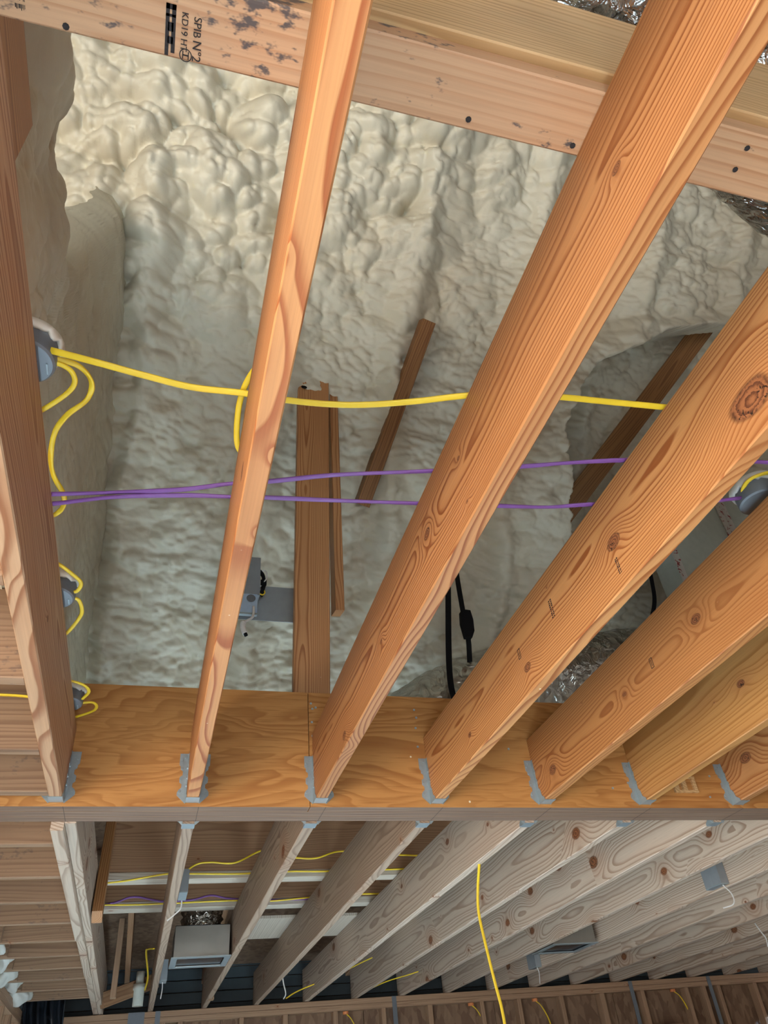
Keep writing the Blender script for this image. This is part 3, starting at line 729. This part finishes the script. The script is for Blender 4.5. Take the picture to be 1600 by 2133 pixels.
def flat_up(p0, p1, n=(0, 0.734, 0.679)):
    return (Vector(p1) - Vector(p0)).cross(Vector(n))
o = board('roof_strut', (1.90, 2.82, 2.40), (2.80, 1.93, 3.44), 0.038, 0.115, STRUTW, None, up=flat_up((1.90, 2.82, 2.40), (2.80, 1.93, 3.44), (0.35, 0.75, 0.55))); tag(o, 'dark brown slanted strut in the foam opening at right', 'strut')
o = board('roof_strut', (0.79, 2.625, 2.29), (0.99, 1.965, 2.90), 0.08, 0.065, STRUTW, None, up=flat_up((0.795, 2.66, 2.40), (1.005, 2.09, 3.01))); tag(o, 'brown board edge half buried in the foam, right of the post', 'strut')
o = board('plate', (-0.335, 0.406, 1.20), (-0.335, 0.66, 1.20), 0.03, 0.28, DARKW); tag(o, 'dark brown board at the upper left corner under the strongback', 'board')

# ------------------------------------------------------------------ round electrical boxes
def round_box(x, y, z, label, tilt=0.0):
    t = thing('electrical_box', label, 'electrical box', (x, y, z), 'round metal ceiling boxes')
    R_ = 0.052
    V, F = lathe([(0.0005, 0.0), (0.040, 0.0), (0.047, 0.0015), (0.0508, 0.005), (R_, 0.010), (R_, 0.052), (R_ - 0.0015, 0.052), (R_ - 0.0015, 0.012), (0.0005, 0.012)], 36)
    me = mesh('box_can', V, F, GALVD, True); me.set_sharp_from_angle(angle=math.radians(24)); add('box_can', me, t, (x, y, z))
    V, F = disc(0.0045, 0.001); add('screw_hole', mesh('screw_hole', V, F, BLK), t, (x + 0.018, y - 0.006, z - 0.0011))
    V, F = boxvf((-0.0015, -0.012, -0.0015), (0.0015, 0.012, 0)); add('cable_clamp', mesh('cable_clamp', V, F, GALV), t, (x + 0.038, y + 0.008, z))
    rr = random.Random(int(y * 100)); n = 44; V = []; F = []
    for i in range(n):
        a = 2 * math.pi * i / n; q = rr.uniform(0.0, 0.010)
        V += [(math.cos(a) * 0.0525, math.sin(a) * 0.0525, 0.032 + q), (math.cos(a) * (0.056 + q * .6), math.sin(a) * (0.056 + q * .6), 0.036 + q), (math.cos(a) * 0.058, math.sin(a) * 0.058, 0.056), (math.cos(a) * 0.0525, math.sin(a) * 0.0525, 0.057)]
    for i in range(n):
        for j in range(4):
            a, b = i * 4 + j, i * 4 + (j + 1) % 4; c, d = ((i + 1) % n) * 4 + j, ((i + 1) % n) * 4 + (j + 1) % 4
            F.append((a, c, d, b))
    add('foam_rim', mesh('foam_rim', V, F, FOAMB, True), t, (x, y, z))
    return t
round_box(-0.306, 0.951, 1.074, 'round metal box at upper left with three yellow cables')
round_box(-0.308, 1.712, 1.074, 'round metal box on the left edge joist, middle of three')
round_box(-0.312, 2.318, 1.074, 'round metal box on the left edge joist just in front of the header')
round_box(1.335, 1.075, 1.080, 'round metal box at the right picture edge with a curled yellow cable')

# ------------------------------------------------------------------ near cables
def cab(name, pts, mat, label, group, **kw):
    o = cable(name, pts, mat, None, **kw); tag(o, label, 'cable', group); return o
z = 1.066
cab('electrical_cable', [(-0.262, 0.925, 1.085), (-0.185, 0.926, 1.072), (-0.104, 0.935, z), (-0.02, 0.947, z), (0.071, 0.944, z), (0.157, 0.946, z), (0.239, 0.941, z), (0.312, 0.928, z), (0.401, 0.902, z), (0.49, 0.871, z), (0.58, 0.850, z), (0.679, 0.839, z), (0.772, 0.833, z), (0.904, 0.824, z), (1.0, 0.82, z)],
    YEL, 'long yellow cable running right from the upper left metal box', 'yellow cables', w=0.0125, h=0.006, up=(0, 0.5, 1))
cab('electrical_cable', [(0.11, 0.86, z + .006), (0.088, 0.889, z + .008), (0.073, 0.945, z + .010), (0.070, 1.01, z + .006), (0.08, 1.088, z), (0.115, 1.13, z)], YEL, 'yellow cable loop at the left side of the second joist', 'yellow cables')
cab('electrical_cable', [(-0.27, 0.957, 1.088), (-0.250, 0.958, 1.09), (-0.231, 0.972, 1.09), (-0.228, 1.001, 1.09), (-0.25, 1.035, 1.088), (-0.30, 1.08, 1.08), (-0.36, 1.12, 1.078)], YEL, 'short yellow cable hooking from the upper left box behind the joist', 'yellow cables', w=0.010)
cab('electrical_cable', [(-0.27, 0.949, 1.094), (-0.222, 0.960, 1.096), (-0.199, 0.995, 1.096), (-0.208, 1.039, 1.094), (-0.244, 1.083, 1.092), (-0.269, 1.133, 1.09), (-0.281, 1.203, 1.088), (-0.279, 1.261, 1.088), (-0.263, 1.32, 1.088), (-0.268, 1.361, 1.084), (-0.295, 1.39, 1.078), (-0.33, 1.40, 1.074)],
    YEL, 'long yellow cable curling down from the upper left box past the purple cables', 'yellow cables', w=0.011, twist=0.5)
cab('electrical_cable', [(-0.32, 1.54, 1.075), (-0.291, 1.576, 1.088), (-0.261, 1.618, 1.09), (-0.242, 1.657, 1.092), (-0.250, 1.690, 1.09), (-0.265, 1.70, 1.088)], YEL, 'yellow cable entering the middle left box from above', 'yellow cables', w=0.010)
cab('electrical_cable', [(-0.265, 1.722, 1.088), (-0.250, 1.735, 1.09), (-0.244, 1.775, 1.09), (-0.250, 1.817, 1.09), (-0.285, 1.888, 1.08), (-0.33, 1.93, 1.072)], YEL, 'yellow cable leaving the middle left box downwards', 'yellow cables', w=0.010)
cab('electrical_cable', [(-0.33, 2.17, 1.08), (-0.29, 2.19, 1.092), (-0.254, 2.219, 1.094), (-0.242, 2.256, 1.092), (-0.262, 2.300, 1.088)], YEL, 'yellow cable looping above the lowest left box', 'yellow cables', w=0.010)
cab('electrical_cable', [(-0.268, 2.330, 1.088), (-0.235, 2.330, 1.092), (-0.222, 2.355, 1.092), (-0.235, 2.390, 1.09), (-0.291, 2.420, 1.08), (-0.33, 2.43, 1.075)], YEL, 'yellow cable hooking below the lowest left box', 'yellow cables', w=0.010)
cab('electrical_cable', [(1.50, 1.02, 1.125), (1.42, 1.00, 1.125), (1.34, 1.002, 1.12), (1.29, 1.026, 1.115), (1.284, 1.06, 1.11), (1.30, 1.085, 1.10)], YEL, 'curled yellow cable at the round box by the right edge', 'yellow cables', w=0.011)
cab('data_cable', [(-0.36, 1.31, z), (-0.281, 1.294, z), (-0.155, 1.272, z + .004), (-0.02, 1.235, z), (0.076, 1.2, z), (0.159, 1.178, z), (0.291, 1.135, z), (0.481, 1.09, z), (0.678, 1.041, z), (0.774, 1.013, z), (0.899, 0.982, z), (1.10, 0.945, z), (1.3, 0.925, z), (1.5, 0.91, z)],
    PUR, 'upper purple cable crossing the joists', 'purple cables', twist=0.25)
cab('data_cable', [(-0.36, 1.345, z), (-0.283, 1.326, z), (-0.155, 1.280, z - .002), (-0.019, 1.254, z), (0.081, 1.242, z), (0.167, 1.231, z), (0.308, 1.217, z), (0.481, 1.198, z), (0.676, 1.175, z), (0.797, 1.16, z), (0.901, 1.133, z), (1.117, 1.095, z), (1.278, 1.076, 1.09)],
    PUR, 'lower purple cable crossing the joists to the right hand box', 'purple cables', twist=0.25)

cab('electrical_cable', [(-1.2, 2.02, 0.972), (-0.8, 2.03, 0.962), (-0.5, 2.035, 0.966), (-0.36, 2.035, 0.962), (-0.325, 2.03, 0.93)], YEL, 'yellow cable in the gap between two cross joists at the left edge', 'yellow cables')

# ------------------------------------------------------------------ driver box by the post
dr = thing('light_driver_box', 'grey light driver box with open lid and white lead beside the post', 'driver box', (0.30, 2.76, 1.80))
box('mounting_plate', (0.24, 2.752, 1.69), (0.52, 2.756, 1.865), PLATEG, dr)
box('box_body', (0.175, 2.68, 1.768), (0.323, 2.752, 1.965), PAINTG, dr)
b_ = box('lid', (0.19, 2.670, 1.660), (0.312, 2.674, 1.765), LIDM, dr); b_['label'] = 'pale blue steel lid'
box('lid_lip', (0.19, 2.655, 1.656), (0.312, 2.672, 1.664), GALV, dr)
V, F = lathe([(0.0005, 0), (0.018, 0), (0.019, 0.002), (0.0005, 0.002)], 18)
add('knockout', mesh('knockout', V, F, GALVD), dr, (0.285, 2.669, 1.742), Matrix.Rotation(math.pi / 2, 3, 'X'))
cable('white_lead', [(0.296, 2.665, 1.70), (0.296, 2.655, 1.665), (0.290, 2.645, 1.635), (0.268, 2.635, 1.612), (0.254, 2.63, 1.598)], WHT, dr, w=0.010, h=0.010)
cable('lead_plug', [(0.254, 2.63, 1.600), (0.251, 2.628, 1.582), (0.255, 2.626, 1.562), (0.262, 2.624, 1.545)], WHT, dr, w=0.022, h=0.022, n=5)
cable('plug_tip', [(0.262, 2.624, 1.545), (0.266, 2.623, 1.536)], BLK, dr, w=0.015, h=0.015, n=2)
cable('wire_loop', [(0.318, 2.70, 1.90), (0.345, 2.69, 1.905), (0.352, 2.69, 1.87), (0.335, 2.70, 1.84), (0.32, 2.72, 1.83)], WHT, dr, w=0.005, h=0.005)
cable('wire_bundle', [(0.322, 2.70, 1.905), (0.338, 2.70, 1.88), (0.340, 2.70, 1.84), (0.336, 2.70, 1.80), (0.326, 2.71, 1.785)], BLK, dr, w=0.026, h=0.014)
cable('wire_loop', [(0.318, 2.69, 1.785), (0.335, 2.685, 1.775), (0.345, 2.69, 1.79), (0.342, 2.70, 1.81)], YEL, dr, w=0.005, h=0.005)

# ------------------------------------------------------------------ flexible ducts, straps, plenum
def duct(name, pts, r, mat, label, wr=0.012, ribs=0.0, seed=0, n=26, seg=56):
    C_ = spline(pts, n); c0 = sum(C_, Vector()) / len(C_); m_ = len(C_)
    L_ = 0; S_ = [0]
    for i in range(1, m_): L_ += (C_[i] - C_[i - 1]).length; S_.append(L_)
    S_ = np.array(S_); a = np.arange(seg) / seg * 2 * math.pi
    Sg, Ag = np.meshgrid(S_, a, indexing='ij')
    f = lambda k, s_: fbm(Sg * k + 3, np.cos(Ag) * 1.3 + 5, s_, 3) + fbm(Sg * k + 9, np.sin(Ag) * 1.3 + 7, s_ + 4, 3)
    rr = r + wr * (f(9, seed) - 0.95) + 0.5 * wr * (np.abs(np.sin(Sg * 60 + 5 * f(4, seed + 9))) - 0.5)
    if ribs: rr = rr + ribs * np.abs(np.sin(Sg * math.pi / 0.05))
    V = []
    for i, p in enumerate(C_):
        d = (C_[min(i + 1, m_ - 1)] - C_[max(i - 1, 0)]).normalized(); x = d.cross(Vector((0, 0.2, 1))).normalized(); zz = x.cross(d)
        for k in range(seg):
            V.append(tuple(p - c0 + (x * math.cos(a[k]) + zz * math.sin(a[k])) * float(rr[i, k])))
    F = [(i * seg + k, i * seg + (k + 1) % seg, (i + 1) * seg + (k + 1) % seg, (i + 1) * seg + k) for i in range(m_ - 1) for k in range(seg)]
    F += [tuple(range(seg - 1, -1, -1)), tuple(range((m_ - 1) * seg, m_ * seg))]
    o = add(name, mesh(name, V, F, mat, True), None, c0); tag(o, label, 'duct'); return o
duct('flexible_duct', [(0.93, 2.96, 1.22), (1.22, 2.965, 1.41), (1.52, 2.97, 1.54), (1.95, 2.99, 1.64), (2.4, 3.02, 1.74), (2.9, 3.05, 1.80)], 0.195, FOILG, 'grey foil flexible duct hung on black straps behind the header', 0.016, 0.0, 3)
duct('flexible_duct', [(0.40, 0.14, 1.72), (0.74, 0.24, 1.70), (1.08, 0.40, 1.68), (1.42, 0.52, 1.66), (1.9, 0.62, 1.64)], 0.185, FOIL, 'shiny foil flexible duct above the stamped board at upper right', 0.014, 0.004, 8)
def strap(pts, w, label, buckle=None):
    t = thing('hanging_strap', label, 'strap', pts[-1], 'black straps holding the duct')
    cable('webbing', pts, BLK, t, w=w, h=0.003, up=(0, 1, 0))
    if buckle:
        x, y, z_ = buckle
        V, F = prism([(-0.02, -0.075), (0.014, -0.075), (0.03, -0.04), (0.034, 0.02), (0.028, 0.07), (0.004, 0.072), (-0.022, 0.06), (-0.028, 0.0)], 'y', -0.012, 0.012)
        add('buckle', mesh('buckle', V, F, BLK), t, (x, y, z_))
strap([(1.235, 2.66, 2.25), (1.190, 2.70, 1.83), (1.160, 2.72, 1.56), (1.150, 2.725, 1.42), (1.160, 2.73, 1.34), (1.18, 2.735, 1.20)], 0.028, 'black strap left of two, running down to the header')
strap([(1.285, 2.74, 2.25), (1.279, 2.75, 2.037), (1.277, 2.75, 1.85), (1.279, 2.75, 1.71), (1.283, 2.76, 1.65), (1.290, 2.80, 1.57)], 0.026, 'black strap right of two with a dark buckle', (1.280, 2.745, 1.737))
strap([(2.37, 2.69, 2.25), (2.348, 2.70, 2.063), (2.331, 2.72, 1.93), (2.32, 2.80, 1.84)], 0.024, 'black strap further right between two joists')
pl = thing('duct_plenum', 'grey-green duct board plenum with red printed tape on its edges', 'plenum', (2.7, 2.65, 1.86))
box('panel', (2.452, 2.60, 1.83), (2.90, 2.76, 2.75), DUCTB, pl)
box('panel', (2.905, 2.63, 1.83), (3.45, 2.76, 2.75), DUCTB, pl)
for x in (2.446, 2.868):
    box('foil_tape', (x - 0.003, 2.593, 1.83), (x + 0.034, 2.598, 2.75), TAPE, pl)
box('foil_tape', (2.935, 2.622, 1.83), (2.972, 2.628, 2.75), TAPE, pl)

# ------------------------------------------------------------------ far attic services
def boot(x0, x1, y0, y1, label, foil_top):
    t = thing('vent_boot', label, 'vent boot', ((x0 + x1) / 2, (y0 + y1) / 2, 0.79), 'sheet metal vent boots')
    zb, zt = 0.80, 0.955; th = 0.003
    box('side_panel', (x0, y0, zb), (x1, y0 + th, zt), SHEET, t); box('side_panel', (x0, y1 - th, zb), (x1, y1, zt), SHEET, t)
    box('side_panel', (x0, y0 + th, zb), (x0 + th, y1 - th, zt), SHEET, t); box('side_panel', (x1 - th, y0 + th, zb), (x1, y1 - th, zt), SHEET, t)
    box('top_panel', (x0, y0, zt), (x1, y1, zt + th), PLASTIC_SHADE, t)
    box('opening', (x0 + th, y0 + th, zb + 0.004), (x1 - th, y1 - th, zb + 0.007), PLASTIC_SHADE, t)  # black plate and top panel stand for the boot's shaded inside
    f = 0.022
    for lo, hi in (((x0 - .012, y0 - .012, zb - .006), (x1 + .012, y0 + f, zb)), ((x0 - .012, y1 - f, zb - .006), (x1 + .012, y1 + .012, zb)), ((x0 - .012, y0 + f, zb - .006), (x0 + f, y1 - f, zb)), ((x1 - f, y0 + f, zb - .006), (x1 + .012, y1 - f, zb))):
        box('flange', lo, hi, GALV, t)
    if foil_top:
        V, F = lathe([(0.001, 0), (0.115, 0), (0.12, 0.02), (0.108, 0.04), (0.122, 0.06), (0.11, 0.08), (0.122, 0.10), (0.115, 0.15), (0.001, 0.15)], 30)
        rr = random.Random(5); V = [(a + rr.uniform(-.008, .008), b + rr.uniform(-.008, .008), c) for a, b, c in V]
        add('foil_collar', mesh('foil_collar', V, F, FOIL, True), t, ((x0 + x1) / 2, (y0 + y1) / 2 + 0.035, zt + th))
boot(0.165, 0.470, 4.90, 5.21, 'sheet metal vent boot between the far joists at left', True)
boot(2.575, 2.885, 5.05, 5.37, 'sheet metal vent boot between the far joists at right', False)
def driver(lo, hi, lead, label):
    t = thing('light_driver_box', label, 'driver box', ((lo[0] + hi[0]) / 2, (lo[1] + hi[1]) / 2, lo[2]), 'driver boxes on the far joists')
    box('box_body', lo, hi, PAINTG, t)
    box('end_plate', (lo[0] + 0.001, lo[1], lo[2] - 0.004), (hi[0] - 0.001, hi[1], lo[2]), GALV, t)
    cable('white_lead', lead, WHT, t, w=0.006, h=0.006)
driver((0.121, 3.56, 0.825), (0.158, 3.70, 0.915), [(0.140, 3.70, 0.824), (0.138, 3.70, 0.79), (0.112, 3.70, 0.765), (0.085, 3.70, 0.744)], 'grey driver box hanging at the first far joist')
driver((0.121, 5.74, 0.815), (0.165, 5.86, 0.93), [(0.140, 5.80, 0.812), (0.142, 5.80, 0.77), (0.137, 5.80, 0.72)], 'grey driver box on the first far joist near the far wall')
x9 = jx(9) - 0.019
driver((x9 - 0.05, 3.62, 0.815), (x9 - 0.002, 3.76, 0.92), [(x9 - 0.03, 3.64, 0.81), (x9 - 0.01, 3.62, 0.76), (x9 - 0.02, 3.62, 0.715), (x9 - 0.06, 3.66, 0.705)], 'grey driver box with white lead among the bright far joists')
driver((x9 - 0.05, 6.00, 0.81), (x9 - 0.002, 6.14, 0.92), [(x9 - 0.03, 6.03, 0.81), (x9 - 0.02, 6.03, 0.77), (x9 - 0.03, 6.03, 0.70)], 'grey driver box left of the right hand vent boot')
x13 = jx(12) - 0.019
o = cable('lead_wire', [(x13 - 0.01, 5.0, 0.86), (x13 + 0.0, 4.98, 0.80), (x13 + 0.02, 4.98, 0.76), (x13 + 0.01, 4.98, 0.71)], WHT, None, w=0.008, h=0.008); tag(o, 'white lead hanging among the darker far joists at right', 'cable')
o = cable('lead_wire', [(0.93, 5.9, 0.84), (0.94, 5.9, 0.78), (0.955, 5.9, 0.72), (0.94, 5.9, 0.69)], WHT, None, w=0.008, h=0.008); tag(o, 'white lead hanging below the fourth far joist', 'cable')
cab('electrical_cable', [(0.13, 4.1, 1.00), (0.159, 4.1, 1.036), (0.215, 4.1, 1.075), (0.285, 4.1, 1.083), (0.405, 4.1, 1.079), (0.538, 4.1, 1.135), (0.63, 4.1, 1.115), (0.726, 4.1, 1.098), (0.827, 4.1, 1.096), (0.963, 4.1, 1.128), (1.2, 4.1, 1.11), (1.5, 4.12, 1.1)], YEL, 'wavy yellow cable in front of the tall board beyond the header', 'yellow cables in the far attic', w=0.012, h=0.008)
cab('electrical_cable', [(-0.246, 4.19, 1.016), (-0.124, 4.19, 1.026), (0.069, 4.19, 1.054), (0.176, 4.19, 1.054), (0.442, 4.2, 1.051), (0.692, 4.2, 1.058), (0.898, 4.2, 1.055), (1.4, 4.2, 1.06)], YEL, 'yellow cable along the flat strip beyond the header', 'yellow cables in the far attic', w=0.012, h=0.008)
cab('electrical_cable', [(-0.278, 4.8, 1.056), (-0.023, 4.8, 1.051), (0.456, 4.8, 1.058), (0.677, 4.8, 1.05), (0.905, 4.8, 1.062), (1.229, 4.8, 1.075), (1.7, 4.8, 1.06)], YEL, 'yellow cable along the second board beyond the header', 'yellow cables in the far attic', w=0.012, h=0.008)
cab('data_cable', [(-0.278, 4.82, 1.053), (-0.179, 4.82, 1.07), (-0.079, 4.82, 1.096), (0.081, 4.82, 1.068), (0.239, 4.82, 1.073), (0.346, 4.82, 1.093), (0.457, 4.82, 1.073), (0.7, 4.82, 1.06), (1.2, 4.82, 1.06)], PUR, 'dark purple cable in the shade beyond the header', 'purple cables', w=0.014, h=0.01)
cab('electrical_cable', [(1.33, 3.12, 0.86), (1.325, 3.13, 0.80), (1.325, 3.18, 0.726), (1.32, 3.2, 0.635), (1.33, 3.2, 0.513), (1.346, 3.2, 0.38), (1.357, 3.2, 0.3), (1.359, 3.2, 0.2), (1.35, 3.2, 0.0), (1.34, 3.2, -0.3)], YEL, 'yellow cable dangling down in front of the far joists', 'yellow cables in the far attic', w=0.012, h=0.007, up=(0, 1, 0))
cab('electrical_cable', [(1.95, 6.3, 1.04), (1.7, 6.4, 0.98), (1.45, 6.55, 0.90), (1.2, 6.75, 0.84), (1.12, 6.9, 0.81)], YEL, 'yellow cable dropping between far joists to the far wall, left one', 'yellow cables in the far attic', w=0.012, h=0.008)
cab('electrical_cable', [(2.35, 6.4, 0.95), (2.1, 6.55, 0.89), (1.9, 6.7, 0.86), (1.78, 6.85, 0.83)], YEL, 'yellow cable dropping between far joists to the far wall, right one', 'yellow cables in the far attic', w=0.012, h=0.008)
cab('electrical_cable', [(0.06, 5.2, 0.90), (0.03, 5.5, 0.95), (0.02, 5.9, 1.0), (0.05, 6.3, 0.92), (0.04, 6.6, 0.88)], YEL, 'yellow cable behind the first far joist in the dark attic', 'yellow cables in the far attic', w=0.012, h=0.008)

# ------------------------------------------------------------------ far wall
wf = thing('wall_far', 'far framed wall with strand board between studs', None, (2.5, YW, 0.0), kind='structure')
board('top_plate', (-0.52, YW + 0.045, 0.781), (6.45, YW + 0.045, 0.781), 0.09, 0.038, STUDW, wf)
board('top_plate', (-0.52, YW + 0.045, 0.742), (6.45, YW + 0.045, 0.742), 0.088, 0.038, STUDW, wf)
for i in range(18):
    x = -0.48 + i * PITCH + (0.06 if i % 5 == 3 else 0)
    board('wall_stud', (x, YW + 0.045, -ZC), (x, YW + 0.045, 0.722), 0.038, 0.088, STUDW, wf, up=(0, 1, 0))
for x in (0.20, 2.36, 3.98, 5.05):
    board('wall_stud', (x, YW + 0.045, -ZC), (x, YW + 0.045, 0.722), 0.038, 0.088, STUDW, wf, up=(0, 1, 0))
for i in range(6):
    x0 = -0.52 + i * 1.165
    V, F = boxvf((-0.58, 0, -1.17), (0.58, 0.012, 1.17))
    add('strand_board_sheet', mesh('strand_board_sheet', V, F, OSB), wf, (x0 + 0.58, YW + 0.092, -0.44))
for x in (3.1, 4.35):
    board('block', (x + 0.02, YW + 0.045, 0.44), (x + 0.38, YW + 0.045, 0.44), 0.088, 0.038, STUDW, wf)
for i, x in enumerate((2.053, 4.29, 5.12, 0.158)):
    o = box('metal_strap', (x - 0.019, YW - 0.004, 0.30), (x + 0.019, YW - 0.0015, 0.80), GALVD, wf)
box('metal_strap', (-0.06, YW - 0.004, 0.70), (0.06, YW - 0.0015, 0.80), GALVD, wf)
for i, x in enumerate((1.65, 2.75, 3.35, 4.75)):
    cable('stapled_cable', [(x, YW + 0.06, 0.71), (x + 0.04, YW + 0.03, 0.66), (x + 0.10, YW + 0.05, 0.55), (x + 0.12, YW + 0.06, 0.40), (x + 0.12, YW + 0.06, 0.2)], YEL, wf, w=0.011, h=0.007)
    V, F = disc(0.025, 0.02, 12); add('cable_grommet', mesh('cable_grommet', V, F, ORANGE), wf, (x, YW + 0.06, 0.701))
so = thing('soffit', 'dark ribbed soffit boards behind the far wall top', None, (2.5, 7.3, 0.9), kind='structure')
for i in range(5):
    board('soffit_board', (-3, 7.36, 0.82 + i * 0.085), (6.6, 7.36, 0.82 + i * 0.085), 0.012, 0.08, SOFF, so)

# left partition plate, foam blobs, plastic sheet, drain pipe
lw = thing('wall_partition', 'framed partition at the lower left carrying the cross joists', None, (-0.81, 6.0, 0.7), kind='structure')
board('top_plate', (-0.82, 4.4, 0.79), (-0.82, 7.1, 0.79), 0.089, 0.038, STUDW, lw)
board('top_plate', (-0.82, 4.4, 0.751), (-0.82, 7.1, 0.751), 0.089, 0.038, STUDW, lw)
for y in (4.6, 5.0, 5.4, 5.8, 6.2, 6.6, 7.0):
    board('wall_stud', (-0.82, y, -ZC), (-0.82, y, 0.731), 0.038, 0.089, STUDW, lw, up=(1, 0, 0))
for i, (x, y, sc) in enumerate([(-0.745, 4.635, 0.075), (-0.755, 5.01, 0.08), (-0.765, 5.385, 0.08), (-0.765, 5.755, 0.065), (-0.765, 6.15, 0.085)]):
    bm = bmesh.new(); bmesh.ops.create_icosphere(bm, subdivisions=4, radius=1.0)
    for v in bm.verts:
        p = v.co.copy(); q = 1 + 0.22 * math.sin(p.x * 5 + i) * math.cos(p.z * 4 + i * 2) + 0.12 * math.sin(p.z * 11 + p.y * 6 + i)
        v.co = Vector((p.x * sc * q, p.y * sc * 1.3 * q, p.z * sc * 0.95 * q))
    me = bpy.data.meshes.new('foam_blob'); bm.to_mesh(me); bm.free(); me.materials.append(FOAMB)
    me.polygons.foreach_set('use_smooth', [True] * len(me.polygons))
    o = add('foam_blob', me, None, (x, y, 0.862)); tag(o, f'white foam blob on the partition plate at lower left, {ORD[i]} from the top', 'foam blob', 'foam blobs between the cross joists')
x = np.linspace(-0.78, -0.50, 40); zz = np.linspace(0.40, 0.88, 60); X, Z = np.meshgrid(x, zz, indexing='ij')
Yp = 6.72 + 0.03 * np.sin(X * 70 + 2 * np.sin(Z * 9)) + 0.02 * (fbm(X * 14, Z * 5, 5) - 0.5)
me = grid_mesh('plastic_sheet', np.stack([X + 0.64, Yp - 6.72, Z - 0.64], -1), PLASTIC_SHADE); o = add('plastic_sheet', me, None, (-0.64, 6.72, 0.64)); tag(o, 'black plastic sheet hanging in the lower left corner', 'plastic sheet')
sm = o.modifiers.new('thickness', 'SOLIDIFY'); sm.thickness = 0.003
pp = thing('drain_pipe', 'pale vertical pipe end in the dark attic at lower left', 'pipe', (0.0, 6.75, 0.8))
V, F = lathe([(0.034, 0), (0.038, 0), (0.038, 0.10), (0.046, 0.10), (0.046, 0.14), (0.03, 0.14), (0.03, 0.0)], 20); add('pipe_body', mesh('pipe_body', V, F, PIPE, True), pp, (0.0, 6.75, 0.80))
V, F = lathe([(0.026, 0.14), (0.03, 0.14), (0.03, 0.22), (0.026, 0.22)], 16); add('pipe_stub', mesh('pipe_stub', V, F, PIPE, True), pp, (0.0, 6.75, 0.80))
o = board('roof_board', (-0.25, 6.6, 0.83), (0.12, 6.9, 0.98), 0.04, 0.10, SHADEW); tag(o, 'slanted dark board across the attic at lower left', 'board')
